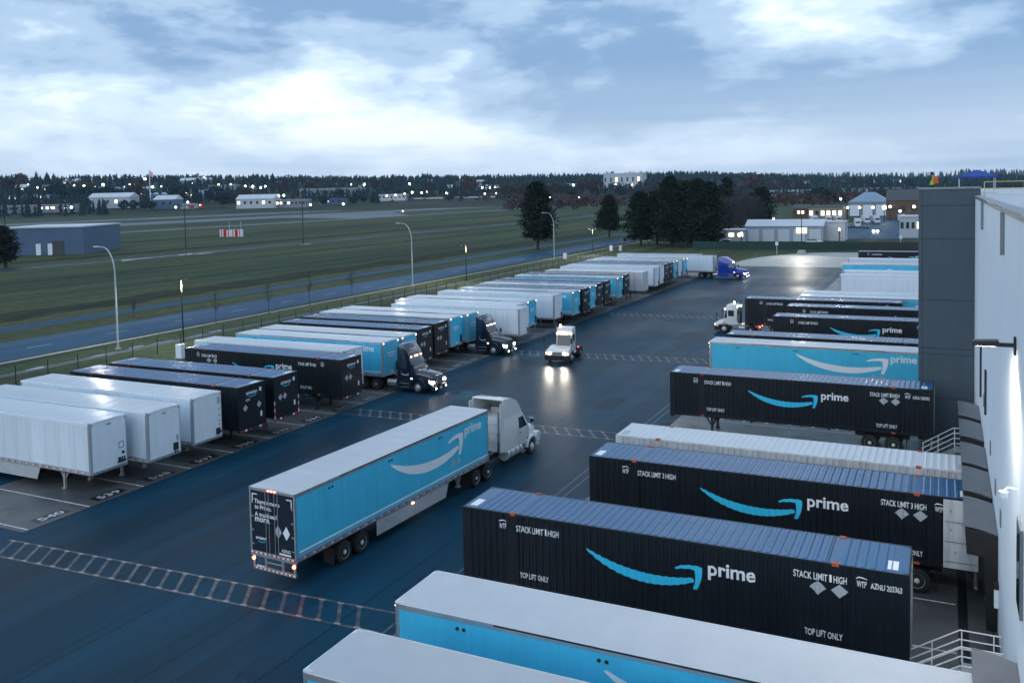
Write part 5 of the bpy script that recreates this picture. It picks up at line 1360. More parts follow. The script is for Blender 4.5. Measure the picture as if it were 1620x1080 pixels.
# ------------------------------------------------------------------ trees
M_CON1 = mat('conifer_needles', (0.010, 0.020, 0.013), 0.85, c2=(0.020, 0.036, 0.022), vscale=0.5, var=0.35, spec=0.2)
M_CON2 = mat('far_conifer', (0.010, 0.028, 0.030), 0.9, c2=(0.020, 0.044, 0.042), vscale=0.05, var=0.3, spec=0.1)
M_DEC = mat('brown_bare_crown', (0.085, 0.050, 0.034), 0.9, c2=(0.055, 0.046, 0.042), vscale=0.05, var=0.3, spec=0.1)
M_BARK = mat('bark', (0.035, 0.028, 0.024), 0.9, var=0.3, vscale=2)
def leaf(b, p, s, r_, mi=0):
    u = Vector((r_.uniform(-1, 1), r_.uniform(-1, 1), r_.uniform(-0.6, 0.6))).normalized(); v = u.orthogonal(); v.rotate(Matrix.Rotation(r_.random() * 6.28, 3, u)); 
    p = Vector(p); b.add([p - u * s, p + v * s * 0.55, p + u * s, p - v * s * 0.55], [(0, 1, 2, 3)], mi)
def conifer_meshes(h, rad, n_br, seed, shape='cone', bare=0.12, leafs=26, ls=0.34):
    r_ = random.Random(seed); tr = MB(); tr.cyl((0, 0, 0), (0, 0, h * 0.55), h * 0.022, h * 0.014, n=9); tr.cyl((0, 0, h * 0.55), (0, 0, h * 0.98), h * 0.014, 0.03, n=7)
    lf = MB()
    for i in range(n_br):
        f = bare + (0.985 - bare) * (i + r_.random()) / n_br; z = h * f
        if shape == 'cone': R0 = rad * (1 - (f - bare) / (1 - bare)) ** 0.75 + 0.25
        elif shape == 'column': R0 = rad * min(1.0, 1.25 * (1 - (f - bare) / (1 - bare)) ** 0.5) * (0.72 + 0.28 * min(1, (f - bare) * 6)) + 0.2
        else: R0 = rad * math.sin(math.pi * min(1, max(0.1, (f - bare) / (1 - bare)) ** 0.62)) ** 0.6 + 0.2
        R0 *= r_.uniform(0.55, 1.12); a = r_.random() * 6.28; dz = r_.uniform(-0.12, 0.30) * R0
        e = Vector((R0 * math.cos(a), R0 * math.sin(a), z + dz))
        tr.cyl((0, 0, z - 0.1), tuple(e * 1.0), 0.05 + 0.01 * h * (1 - f), 0.012, n=4, caps=False)
        for k in range(leafs):
            t_ = r_.uniform(0.22, 1.05) ** 0.7; p = Vector((0, 0, z)).lerp(e, t_)
            w_ = 0.30 + 0.16 * R0 * (1.1 - t_ * 0.6)
            p += Vector((r_.gauss(0, w_), r_.gauss(0, w_), r_.gauss(0, w_ * 0.55)))
            leaf(lf, p, ls * r_.uniform(0.6, 1.4), r_)
    return tr.mesh('trunk', M_BARK, smooth=60), lf.mesh('crown', M_CON1)
def tree(name, q, ms, lab, s=1.0, rz=0.0, group=None, cat='tree', sz=None):
    t = thing(name, lab, cat, (q[0], q[1], q[2] if len(q) > 2 else 0), rz, group); t.scale = (s, s, sz or s)
    obj('trunk', ms[0], t); obj('crown', ms[1], t); return t
T_COL = conifer_meshes(19.5, 4.6, 240, 3, 'column', 0.16, 52)
T_RND = conifer_meshes(15.0, 5.2, 190, 5, 'cone', 0.20, 48)
T_P1 = conifer_meshes(17.0, 5.2, 190, 8, 'round', 0.10, 30); T_P2 = conifer_meshes(20.0, 5.6, 210, 11, 'column', 0.07, 32); T_P3 = conifer_meshes(14.5, 4.6, 160, 15, 'round', 0.16, 30)
tree('conifer_tree', at(851, 395), T_COL, 'tall dark conifer standing alone beside the road'); tree('conifer_tree', at(964, 375), T_RND, 'smaller conical conifer standing alone near the road bend')
PG = 'dark pines in the clump at the end of the yard'
for px, py, ms, s, lab in ((1014, 388, T_P1, 0.95, 'leftmost pine of the dark clump'), (1040, 386, T_P3, 1.12, 'low rounded pine second from the left of the clump'), (1062, 390, T_P2, 1.02, 'tall pine in the middle of the dark clump'), (1088, 385, T_P1, 1.12, 'broad pine just right of the middle of the clump'), (1104, 391, T_P2, 0.97, 'tall pine with low boughs in the clump'), (1124, 389, T_P2, 0.92, 'rightmost pine of the dark clump beside the white garage')):
    tree('pine_tree', at(px, py), ms, lab, s, px * 1.7, PG)
def twig_mesh(h, rad, seed, n=420):
    r_ = random.Random(seed); tr = MB(); tr.cyl((0, 0, 0), (0, 0, h * 0.5), h * 0.02, h * 0.012, n=7); tw = MB()
    for i in range(n):
        a = r_.random() * 6.28; f = r_.uniform(0.25, 1.0); rr = rad * r_.random() ** 0.5 * math.sin(math.pi * min(0.97, f * 0.9)) ** 0.7
        p = Vector((rr * math.cos(a), rr * math.sin(a), h * f)); d = Vector((math.cos(a) * 0.7, math.sin(a) * 0.7, 0.9 + r_.uniform(-0.4, 0.5))) * r_.uniform(0.5, 1.4)
        tw.cyl(tuple(p - d), tuple(p + d), 0.05, 0.012, n=3, caps=False)
        if i % 9 == 0: tr.cyl((0, 0, h * f * 0.45), tuple(p), 0.10, 0.03, n=4, caps=False)
    return tr.mesh('trunk', M_BARK), tw.mesh('crown', M_TWIGC)
M_TWIGC = mat('grey_twigs', (0.055, 0.055, 0.065), 0.9, var=0.25, vscale=0.4)
T_TW = twig_mesh(13, 5.5, 4, 900)
for px, py, s, lab in ((1155, 372, 1.0, 'bare grey tree next to the pine clump'), (1172, 368, 1.05, 'bare grey tree behind the white garage roof'), (1190, 366, 1.0, 'bare grey tree left of the dark round tree'), (1184, 352, 1.1, 'taller bare grey tree at the back of the bare group')):
    tree('bare_tree', at(px, py), T_TW, lab, s, px, 'bare grey trees behind the garage')
tree('pine_tree', at(1204, 362), T_P3, 'dark round tree behind the garage, right of the bare trees', 1.15, 2.0); tree('pine_tree', at(1150, 350), T_P2, 'dark conifer rising behind the bare trees', 1.1, 1.0)
tree('conifer_tree', at(8, 424), T_P3, 'dark tree in front of the hangar at the left edge', 0.75, 0.4)

def low_conifer(h, rad, seed, tiers=7, M=None):
    r_ = random.Random(seed); b = MB()
    for i in range(tiers):
        f = i / tiers; z = h * (0.08 + 0.86 * f); R0 = rad * (1 - f) ** 0.85 + 0.3
        n = 9; top = (r_.uniform(-0.2, 0.2), r_.uniform(-0.2, 0.2), min(h, z + h * 0.24))
        for k in range(n):
            a = 6.28 * (k + r_.random() * 0.6) / n; R1 = R0 * r_.uniform(0.6, 1.15); a2 = a + 0.5
            b.add([top, (R1 * math.cos(a), R1 * math.sin(a), z + r_.uniform(-0.03, 0.02) * h), (R1 * 0.8 * math.cos(a2), R1 * 0.8 * math.sin(a2), z + r_.uniform(-0.02, 0.05) * h)], [(0, 1, 2)])
    return b
def low_round(h, rad, seed, n=150, s=1.0):
    r_ = random.Random(seed); b = MB()
    for i in range(n):
        v = Vector((r_.gauss(0, 1), r_.gauss(0, 1), r_.gauss(0, 1))).normalized() * r_.uniform(0.45, 1.0)
        leaf(b, (v.x * rad, v.y * rad, h * 0.58 + v.z * h * 0.42), s * r_.uniform(0.7, 1.5), r_)
    return b
LT = MB().cyl((0, 0, -1), (0, 0, 14), 0.35, 0.15, n=5).mesh('trunk', M_BARK); LTS = MB().cyl((0, 0, -1), (0, 0, 6), 0.3, 0.15, n=5).mesh('trunk', M_BARK)
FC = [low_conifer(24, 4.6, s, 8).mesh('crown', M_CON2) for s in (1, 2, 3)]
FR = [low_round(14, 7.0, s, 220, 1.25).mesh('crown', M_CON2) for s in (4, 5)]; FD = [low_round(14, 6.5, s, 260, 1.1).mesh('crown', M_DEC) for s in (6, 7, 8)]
far_no = 0
ORD = 'first second third fourth fifth sixth seventh eighth ninth tenth eleventh twelfth thirteenth fourteenth fifteenth sixteenth seventeenth eighteenth nineteenth twentieth twenty-first twenty-second'.split()
MARKS = [(40, 'above the hangar'), (110, 'between hangar and white hangar roof'), (172, 'at the white hangar roof'), (238, 'near the flagpole'), (300, 'near the fire engines'), (350, 'above the striped huts'), (403, 'at the pale hangar'), (460, 'at the grey flat building'), (525, 'at the long flat roof'), (580, 'right of the long flat roof'), (625, 'at the pale lit building'), (690, 'above the left of the vans'), (760, 'above the right of the vans'), (845, 'behind the tall lone conifer'), (905, 'between the lone conifers'), (965, 'below the stepped factory'), (1045, 'behind the left of the pines'), (1110, 'behind the right of the pines'), (1190, 'behind the bare trees'), (1270, 'behind the garage'), (1330, 'left of the blue roofed hall'), (1390, 'above the blue roofed hall'), (1440, 'beside the grey bay'), (1530, 'above the warehouse roof')]
REG = {}
def reg(o, noun, px): REG.setdefault((noun, min(MARKS, key=lambda m_: abs(m_[0] - px))[1]), []).append((px, o))
def reg_labels():
    for (noun, mk_), L_ in REG.items():
        L_.sort(key=lambda t_: t_[0])
        for i, (px, o) in enumerate(L_):
            o['label'] = ('only ' + noun + ' ' + mk_) if len(L_) == 1 else noun + ' ' + mk_ + ', ' + ORD[min(i, 21)] + ' from the left'
def far_tree(px, py, hpx, kind, lab):
    q, D = on_land(px, py)
    if q is None: return
    h = hpx * D / CF
    me, h0, tr = {'c': (FC[px % 3], 24, LT), 'r': (FR[px % 2], 14, LTS), 'd': (FD[px % 3], 14, LTS)}[kind]
    t = thing('far_tree', lab, 'tree', q, px * 0.7, 'single trees before the far town'); h *= 0.8 if kind == 'c' else 0.9; t.scale = (h / h0 * (1.7 if kind == 'c' else 1.05),) * 2 + (h / h0,)
    obj('trunk', tr, t); obj('crown', me, t); reg(t, {'c': 'dark pointed conifer', 'r': 'dark round tree', 'd': 'brown bare tree'}[kind], px)
LC, LRR, LD = 'dark conifer standing among the buildings beyond the airfield', 'dark round tree among the buildings beyond the airfield', 'brown bare crowned tree among the buildings beyond the airfield'
for px, py, hp, kd in ((30, 325, 32, 'c'), (49, 327, 34, 'c'), (70, 322, 30, 'c'), (90, 320, 32, 'r'), (12, 312, 30, 'd'), (32, 300, 26, 'd'), (58, 296, 28, 'c'), (75, 300, 32, 'c'), (100, 322, 28, 'r'), (115, 318, 24, 'r'), (130, 316, 22, 'r'), (148, 315, 20, 'r'), (165, 314, 20, 'r'), (182, 314, 18, 'r'), (196, 333, 17, 'r'), (212, 333, 17, 'r'), (228, 333, 16, 'r'), (240, 333, 14, 'r'), (218, 312, 26, 'd'), (283, 325, 34, 'r'), (290, 316, 32, 'c'), (312, 324, 40, 'c'), (307, 322, 34, 'c'), (340, 322, 30, 'r'), (352, 328, 26, 'r'), (365, 322, 22, 'd'), (270, 300, 18, 'd'), (330, 300, 26, 'c'), (390, 318, 26, 'd'),
                       (418, 300, 26, 'c'), (432, 298, 30, 'c'), (447, 308, 26, 'd'), (490, 306, 22, 'd'), (512, 326, 18, 'r'), (560, 324, 14, 'r'), (575, 322, 14, 'r'), (590, 322, 24, 'c'), (598, 322, 20, 'c'), (628, 314, 14, 'r'), (500, 296, 18, 'd'), (520, 300, 20, 'd'), (616, 303, 22, 'd'), (594, 302, 20, 'd'), (676, 304, 18, 'd'), (745, 305, 30, 'd'), (737, 310, 26, 'd'), (795, 303, 26, 'c'), (803, 312, 24, 'd'), (880, 312, 26, 'd'), (895, 312, 24, 'd'), (920, 306, 24, 'd'), (935, 308, 28, 'd'), (945, 308, 26, 'd'), (858, 312, 26, 'd'), (885, 306, 20, 'c'), (815, 314, 24, 'd'), (830, 314, 26, 'd'), (905, 314, 18, 'r'), (980, 312, 18, 'r'), (1000, 312, 16, 'd'), (1030, 312, 22, 'd'), (1045, 312, 24, 'd'),
                       (1170, 312, 24, 'd'), (1192, 308, 36, 'd'), (1215, 306, 22, 'd'), (1240, 302, 20, 'd'), (1265, 302, 20, 'd'), (1290, 318, 24, 'r'), (1302, 322, 26, 'r'), (1312, 312, 18, 'd'), (1352, 300, 28, 'c'), (1362, 300, 22, 'c'), (1378, 300, 30, 'c'), (1393, 300, 28, 'c'), (1405, 300, 24, 'c'), (1420, 300, 22, 'c'), (1440, 300, 18, 'r'), (1160, 305, 22, 'd'), (1325, 300, 18, 'd'), (1340, 322, 14, 'r'), (1372, 318, 14, 'r'), (1275, 330, 14, 'd'), (1255, 328, 14, 'd'), (1528, 296, 22, 'c')):
    far_tree(px, py, hp, kd, {'c': LC, 'r': LRR, 'd': LD}[kd])
# the wooded ridge: a far-off mass, one object
def wood(name, n, dmin, dmax, a0, a1, hmin, hmax, seed, M, lab, kind='c', crest=False):
    r_ = random.Random(seed); b = MB(); k = 0
    while k < n:
        az = r_.uniform(a0, a1); D = dmin + (dmax - dmin) * r_.random(); x, y = -math.sin(R(az)) * D, math.cos(R(az)) * D
        den_ = noise.noise(Vector((x * 0.004, y * 0.004, seed)))
        if den_ < -0.12 and not crest: k += 1; continue
        z = hill_h(x, y) - 1; h = r_.uniform(hmin, hmax) * (0.8 + 0.5 * abs(noise.noise(Vector((az * 0.5, seed, 0))))); rad = h * r_.uniform(0.15, 0.24) if kind == 'c' else h * r_.uniform(0.42, 0.6); k += 1
        if kind == 'c':
            for i in range(3):
                f = i / 3; zz = z + h * (0.04 + 0.72 * f); R0 = rad * (1.15 - f * 0.85); n_ = 5; ph = r_.random() * 6
                ring = [(x + R0 * r_.uniform(0.7, 1.1) * math.cos(ph + 6.283 * q / n_), y + R0 * r_.uniform(0.7, 1.1) * math.sin(ph + 6.283 * q / n_), zz) for q in range(n_)]
                b.add(ring + [(x, y, zz + h * 0.34)], [(q, (q + 1) % n_, n_) for q in range(n_)])
        else:
            for i in range(26):
                v = Vector((r_.gauss(0, 1), r_.gauss(0, 1), r_.gauss(0, 1))).normalized() * r_.uniform(0.5, 1)
                leaf(b, (x + v.x * rad, y + v.y * rad, z + h * 0.58 + v.z * h * 0.42), h * 0.13 * r_.uniform(0.7, 1.5), r_)
    o = part(name, b, M, None); tag(o, lab, 'wood', None, 'stuff')
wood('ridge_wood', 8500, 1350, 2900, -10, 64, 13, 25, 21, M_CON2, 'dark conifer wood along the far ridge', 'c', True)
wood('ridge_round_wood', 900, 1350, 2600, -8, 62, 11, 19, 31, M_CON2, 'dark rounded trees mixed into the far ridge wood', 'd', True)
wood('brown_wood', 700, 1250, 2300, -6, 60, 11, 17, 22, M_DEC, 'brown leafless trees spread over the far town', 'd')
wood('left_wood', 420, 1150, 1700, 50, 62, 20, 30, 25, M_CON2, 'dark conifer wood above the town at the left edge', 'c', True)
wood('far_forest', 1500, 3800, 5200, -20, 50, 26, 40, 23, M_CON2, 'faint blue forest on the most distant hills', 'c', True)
wood('low_wood', 380, 800, 1300, 2, 26, 9, 15, 24, M_DEC, 'brown leafless wood beyond the far end of the airfield', 'd', True)
wood('right_wood', 260, 700, 1300, -9, 4, 9, 15, 27, M_DEC, 'brown leafless wood behind the depots on the right', 'd', True)

# ------------------------------------------------------------------ buildings beyond
M_BW = mat('pale_cladding', (0.46, 0.50, 0.54), 0.6, var=0.1, vscale=0.05, objvar=0.15); M_BG = mat('grey_cladding', (0.22, 0.25, 0.28), 0.6, var=0.1, vscale=0.05); M_BB = mat('blue_cladding', (0.065, 0.115, 0.20), 0.55, var=0.1, vscale=0.1)
M_BR = mat('brown_brick', (0.13, 0.075, 0.05), 0.8, var=0.2, vscale=0.1); M_BT = mat('tan_wall', (0.22, 0.20, 0.16), 0.75, var=0.1, vscale=0.1); M_RW = mat('white_metal_roof', (0.52, 0.56, 0.60), 0.4, var=0.08, vscale=0.05); M_RB = mat('blue_metal_roof', (0.16, 0.25, 0.36), 0.4, var=0.08, vscale=0.05); M_RD = mat('dark_roof', (0.05, 0.055, 0.06), 0.6)
M_WINL = mat('lit_window', (0.5, 0.4, 0.25), 0.4, emit=(1.0, 0.80, 0.52), estr=1.6); M_WIND = mat('dim_window', (0.02, 0.03, 0.045), 0.2)
def building(name, px0, px1, pyb, h, depth, wall, roof, lab, style='flat', doors=0, windows=0, lit=0.3, rz=None, doorM=None, over=0.3):
    q0, D0 = on_land(px0, pyb); 
    q1 = q0 + (C_RT.copy() * ((px1 - px0) / CF * D0 * 1.0)); wdt = (px1 - px0) / CF * (D0 / math.cos(math.atan2((px0 + px1) / 2 - CCX, CF)) * math.cos(math.atan2((px0 + px1) / 2 - CCX, CF)))
    yaw = 0.0 if rz is None else rz
    d = Vector((math.cos(yaw), math.sin(yaw), 0))
    # choose the length so that the far corner falls on the px1 ray
    r1 = ray(px1, pyb); det = d.x * (-r1.y) - d.y * (-r1.x)
    wdt = (-(q0.x) * (-r1.y) + (q0.y) * (-r1.x)) / det
    wdt = abs(wdt)
    t = thing(name, lab, 'building', q0, yaw)
    part('wall', MB().box(0, 0, -0.5, wdt, depth, h), wall, t)
    if style == 'flat': part('roof', MB().box(-over, -over, h, wdt + over, depth + over, h + max(0.3, h * 0.05)), roof, t)
    elif style == 'shed': part('roof', MB().add([(-over, -over, h), (wdt + over, -over, h), (wdt + over, depth, h * 1.35), (-over, depth, h * 1.35), (-over, -over, h + 0.25), (wdt + over, -over, h + 0.25), (wdt + over, depth, h * 1.35 + 0.25), (-over, depth, h * 1.35 + 0.25)], [(0, 1, 2, 3), (4, 5, 6, 7), (0, 1, 5, 4), (1, 2, 6, 5), (2, 3, 7, 6), (3, 0, 4, 7)]), roof, t)
    else:
        rg = h + min(depth * 0.22, h * 0.7)
        part('roof', MB().add([(-over, -over, h), (wdt + over, -over, h), (wdt + over - depth * 0.25 * (style == 'hip'), depth / 2, rg), (-over + depth * 0.25 * (style == 'hip'), depth / 2, rg), (wdt + over, depth + over, h), (-over, depth + over, h)], [(0, 1, 2, 3), (3, 2, 4, 5), (0, 3, 5), (1, 4, 2), (0, 5, 4, 1)]), roof, t)
    if doors:
        st = wdt / doors; dw = st * 0.74
        for k in range(doors):
            dr = part('door', MB().box(k * st + st * 0.13, -0.12, 0.0, k * st + st * 0.13 + dw, 0.0, h * 0.78), doorM or M_BW, t)
            sm = MB()
            for z in range(1, 5): sm.box(k * st + st * 0.13, -0.14, h * 0.78 * z / 5, k * st + st * 0.13 + dw, -0.12, h * 0.78 * z / 5 + 0.05)
            part('door_seam', sm, M_BG, dr)
    r_ = random.Random(int(px0) * 7 + int(pyb))
    if windows:
        st = wdt / windows
        for k in range(windows):
            wd_ = min(st * 0.55, 3.2); part('window', MB().box(k * st + st * 0.2, -0.1, h * 0.45, k * st + st * 0.2 + wd_, 0.0, h * 0.75), M_WINL if r_.random() < lit else M_WIND, t)
    return t
# near right
building('garage', 1180, 1302, 382, 4.6, 9, mat('garage_wall', (0.33, 0.38, 0.44), 0.6), M_RW, 'long white garage with a row of wide roller doors', 'gable', doors=5, doorM=mat('garage_door', (0.60, 0.64, 0.68), 0.5))
building('garage_annex', 1136, 1179, 382, 3.4, 7, M_BW, M_RW, 'small white annex with a lit doorway left of the garage', 'flat', windows=3, lit=0.4)
building('white_shed', 1303, 1337, 382, 5.6, 8, M_BW, M_BW, 'tall white shed at the right end of the garage', 'flat', doors=1)
building('tan_depot', 1279, 1334, 352, 7, 14, M_BT, M_RD, 'tan depot building behind the garage with a lit window strip', 'flat', windows=6, lit=0.5)
building('red_house', 1254, 1280, 345, 5, 10, M_BR, M_RD, 'low red brick building behind the parked cars', 'gable', windows=4, lit=0.5)
building('blue_roof_hall', 1342, 1404, 342, 7.5, 30, M_BG, M_RB, 'hall with a broad blue roof and white loading doors', 'hip', doors=3, doorM=M_WALLW)
building('brown_hall', 1402, 1456, 347, 9, 24, M_BR, M_RD, 'brown gabled hall beside the grey warehouse bay', 'gable', windows=3, lit=0.3)
building('white_unit', 1423, 1458, 377, 6.5, 9, M_BW, M_RW, 'white flat roofed unit just left of the grey warehouse bay', 'flat', windows=4, lit=0.1)
building('dark_office', 1331, 1456, 308, 9, 20, M_RD, M_RW, 'long dark two storey block with pale pilasters on the right skyline', 'flat', windows=10, lit=0.0)
for o_ in [c for c in bpy.data.objects if c.name.startswith('dark_office')]:
    for c in o_.children:
        if c.name.startswith('window'): c.data.materials[0] = M_WALLW; c.name = 'pilaster'
building('white_block', 1206, 1283, 310, 8, 20, M_BW, M_RW, 'pale low block beyond the round trees on the right', 'flat', windows=7, lit=0.1)
building('white_roof_shop', 1211, 1238, 316, 5, 14, M_BG, M_RW, 'low shop with a white roof left of the round trees', 'shed', windows=3, lit=0.4)
# airfield hangar at the left
building('hangar', 2, 133, 406, 8.6, 30, M_BB, M_RW, 'blue grey hangar with two small white doors at the left edge', 'flat', rz=R(28))
hg = [o for o in bpy.data.objects if o.name.startswith('hangar') and o.type == 'EMPTY'][0]
for x in (0.46, 0.615): 
    part('door', MB().box(0, -0.12, 0, 1.5, 0.0, 3.6), M_WALLW, hg, loc=(x * 24, 0, 0))
part('sliding_door', MB().box(0, -0.15, 0, 3.6, 0.0, 4.4), M_RD, hg, loc=(16.2, 0, 0))
# striped antenna huts
for i, (px, lab) in enumerate(((353, 'left red and white striped hut on the airfield'), (362, 'second red and white striped hut with a mast'), (371, 'third red and white striped hut on the airfield'), (380, 'right red and white striped hut beside an aerial'))):
    q = at(px, 374.5); t = thing('striped_hut', lab, 'hut', (q.x, q.y, 0), 0.3, 'red and white striped huts')
    for k in range(4): part('stripe_panel', MB().box(-1.1 + k * 0.55, -0.9, 0.1, -0.55 + k * 0.55, 0.9, 3.2 - 0.3 * (i == 1)), M_RED if (k + i) % 2 else M_WALLW, t)
    part('base', MB().box(-1.2, -1.0, 0, 1.2, 1.0, 0.1), M_KERB, t)
    if i in (1, 3): part('mast', MB().cyl((0.5, 0, 3.1), (0.5, 0, 6.5), 0.06, n=6), M_WALLW, t)
# town beyond the airfield
TOWN = [(-6, 88, 321, 9, 'flat', M_BW, M_RW, 10, 'long pale low building at the far left edge'), (-6, 110, 338, 9, 'flat', M_BG, M_RW, 12, 'grey low building with pale roof, left edge of the airfield'), (140, 206, 330, 14, 'gable', M_BW, M_RW, 5, 'white hangar with broad pale roof in the far town'), (230, 283, 317, 8, 'shed', M_BB, M_RB, 5, 'long blue roofed shed in the far town'),
        (243, 277, 331, 12, 'gable', M_BB, M_RW, 3, 'white gabled hall before the blue roofed shed'), (285, 301, 330, 6, 'flat', M_BW, M_RW, 3, 'small white building beside the fire engines'), (374, 433, 330, 12, 'gable', M_BW, M_RW, 6, 'pale hangar left of centre beyond the runway'), (436, 484, 329, 10, 'flat', M_BG, M_RW, 8, 'grey flat building with white front beyond the runway'),
        (474, 573, 312, 12, 'flat', M_BG, M_RW, 12, 'long flat roofed building behind the runway trees'), (505, 542, 324, 8, 'flat', M_BB, M_RB, 4, 'small blue building before the long flat roof'), (598, 642, 318, 9, 'flat', M_BW, M_RW, 7, 'pale lit building left of the parked vans'), (752, 792, 301, 8, 'flat', M_BG, M_RW, 5, 'lit low building above the row of parked vans'),
        (955, 1016, 298, 24, 'flat', M_BW, M_RW, 7, 'white stepped factory on the skyline'), (330, 372, 301, 8, 'flat', M_BG, M_RW, 6, 'pale long building on the hillside left of centre'), (100, 120, 293, 7, 'gable', M_BW, M_RW, 3, 'pale house on the hillside at the left'), (283, 330, 292, 7, 'gable', M_BG, M_RW, 5, 'low houses roof on the hillside below the ridge'), (62, 78, 304, 7, 'gable', M_BW, M_RD, 3, 'white house between dark conifers at the left'), (18, 40, 304, 7, 'gable', M_BG, M_RW, 3, 'grey house between dark conifers at the left'), (180, 215, 303, 7, 'flat', M_BG, M_RW, 5, 'low grey building below the flagpole'), (405, 430, 318, 8, 'flat', M_BB, M_RW, 3, 'blue grey building behind the pale hangar')]
for (a, b_, py, h, st, wm_, rm_, nw, lab) in TOWN: building('town_building', a, b_, py, h, 26, wm_, rm_, lab, st, windows=nw, lit=0.30, rz=R(22) if a < 900 else 0.0, over=0.6)
rr = random.Random(99)
for k in range(46):
    px = rr.uniform(0, 760) if k < 34 else rr.uniform(850, 1440); hz = 323 - px * 0.0215
    py = hz - rr.uniform(2, 20) if k < 34 else hz - rr.uniform(1, 6)
    q, D = on_land(px, py)
    if q is None or D < 700: continue
    wdt = rr.uniform(12, 26); t = thing('far_house', 'small pale house among trees on the distant hillside', 'building', q, rr.uniform(0.1, 0.7), 'far houses on the hillside'); h = rr.uniform(4.5, 7); reg(t, 'small far house', px)
    part('wall', MB().box(0, 0, -1, wdt, 9, h), rr.choice((M_BW, M_BG, M_BT)), t); part('roof', MB().add([(-0.5, -0.5, h), (wdt + 0.5, -0.5, h), (wdt + 0.5, 4.5, h + 3), (-0.5, 4.5, h + 3), (wdt + 0.5, 9.5, h), (-0.5, 9.5, h)], [(0, 1, 2, 3), (3, 2, 4, 5), (0, 3, 5), (1, 4, 2), (0, 5, 4, 1)]), rr.choice((M_RW, M_RD, M_RB)), t)
    for j in range(3): part('window', MB().box(wdt * (0.15 + 0.3 * j), -0.12, h * 0.4, wdt * (0.15 + 0.3 * j) + 2.2, 0, h * 0.75), M_WINL if rr.random() < 0.35 else M_WIND, t)

# flagpole with flag
q, D = on_land(238, 318); t = thing('flagpole', 'tall white flagpole with a striped flag above the far town', 'flagpole', q); s_ = D / CF
part('pole', MB().cyl((0, 0, 0), (0, 0, 46 * s_), 0.8, 0.5, n=6), M_WALLW, t)
for k in range(5): part('flag_stripe', MB().add([(0.4, 0, 44 * s_ - k * 1.3), (6.5, 0.6, 41 * s_ - k * 1.3), (6.5, 0.6, 41 * s_ - (k + 1) * 1.3), (0.4, 0, 44 * s_ - (k + 1) * 1.3)], [(0, 1, 2, 3)]), (M_RED, M_WALLW)[k % 2], t)
# distant lit lamps
LIGHTS = [(16, 286, 1), (26, 293, 1.2), (44, 293, 1.2), (59, 297, .9), (3, 309.5, 1), (18.5, 310.5, 1), (118, 294, 1.3), (133, 294, 1), (163, 292.5, 1.5), (229.5, 283, 1.4), (241, 296, 1.3), (198, 296, 1), (292.5, 305, 2), (297, 320, 1), (278, 328, 1.1), (113, 328, 1.3), (323.5, 282, 1.2), (346, 292, 1), (365, 292, 1), (388, 295, 1.3), (400, 295, 1), (82, 328.5, 1), (413, 297, 1.3), (420, 295, 1.3), (440.5, 310, 1.6), (449, 309.5, 1.2), (443.5, 317.5, 1.2), (486, 296, 1), (492, 296, 1), (491, 324, 1.3), (488, 316, 1), (543, 323, 1.2), (556, 292, 1), (576.6, 292, 1.5), (597.5, 293, 1), (647.5, 291.5, 1.5), (652, 304.5, 1.2), (676, 303, 1.2), (667, 305, 1), (640, 307, 1), (612, 310, 1), (626, 309, 1), (707, 305.5, 1.3), (763, 297, 1), (775, 297, 1), (783, 297, 1), (767, 306.5, .9), (785, 306, .9), (726, 276, 1.5), (828, 296.5, 1), (834, 296.5, 1), (907, 293, 1.2), (1050, 293, 1.8), (1071, 294, 1.5), (974, 292, .8), (985, 293, .8), (1000, 293, .8), (870, 313, .8), (916, 313, .8), (205, 292, .7), (212, 292, .7), (255, 295, .6), (305, 290, .6), (150, 296, .6)]
GLOW = [mat('lit_far_lamp_warm', (0.9, 0.8, 0.6), 0.4, emit=(1.0, 0.86, 0.55), estr=9), mat('lit_far_lamp_cool', (0.8, 0.9, 0.9), 0.4, emit=(0.86, 1.0, 0.80), estr=9), mat('lit_far_lamp_orange', (0.9, 0.5, 0.3), 0.4, emit=(1.0, 0.55, 0.28), estr=7)]
def globe(r):
    b = MB(); n = 8; vs = []
    for i in range(5):
        a = math.pi * i / 4
        for k in range(n): vs.append((r * math.sin(a) * math.cos(6.283 * k / n) + 0, r * math.sin(a) * math.sin(6.283 * k / n), r * math.cos(a)))
    b.add(vs, [(i * n + k, i * n + (k + 1) % n, (i + 1) * n + (k + 1) % n, (i + 1) * n + k) for i in range(4) for k in range(n)]); return b
GM = [[globe(0.5).mesh('lamp_globe', g_) for g_ in GLOW]][0]; GP = MB().cyl((0, 0, 0), (0, 0, 1), 0.12, n=5).mesh('post', M_POLEB)
def far_lamp(px, py, s, hgt, lab, grp, ci=None):
    q, D = on_land(px, py, hgt)
    if q is None: return
    t = thing('lit_lamp', lab, 'lamp', q, 0, grp)
    if 'town' in grp: reg(t, 'small lit lamp', px)
    o = obj('post', GP, t); o.scale = (1 + D / 900, 1 + D / 900, hgt)
    gl = obj('lamp_globe', GM[ci if ci is not None else rr.choice((0, 1, 1, 0, 2))], t, (0, 0, hgt)); d_ = 1.25 * s * D / CF * 2.0; gl.scale = (d_, d_, d_)
for px, py, s in LIGHTS: far_lamp(px, py, s, 9.0, 'small lit lamp glowing in the far town', 'distant lamps of the far town')
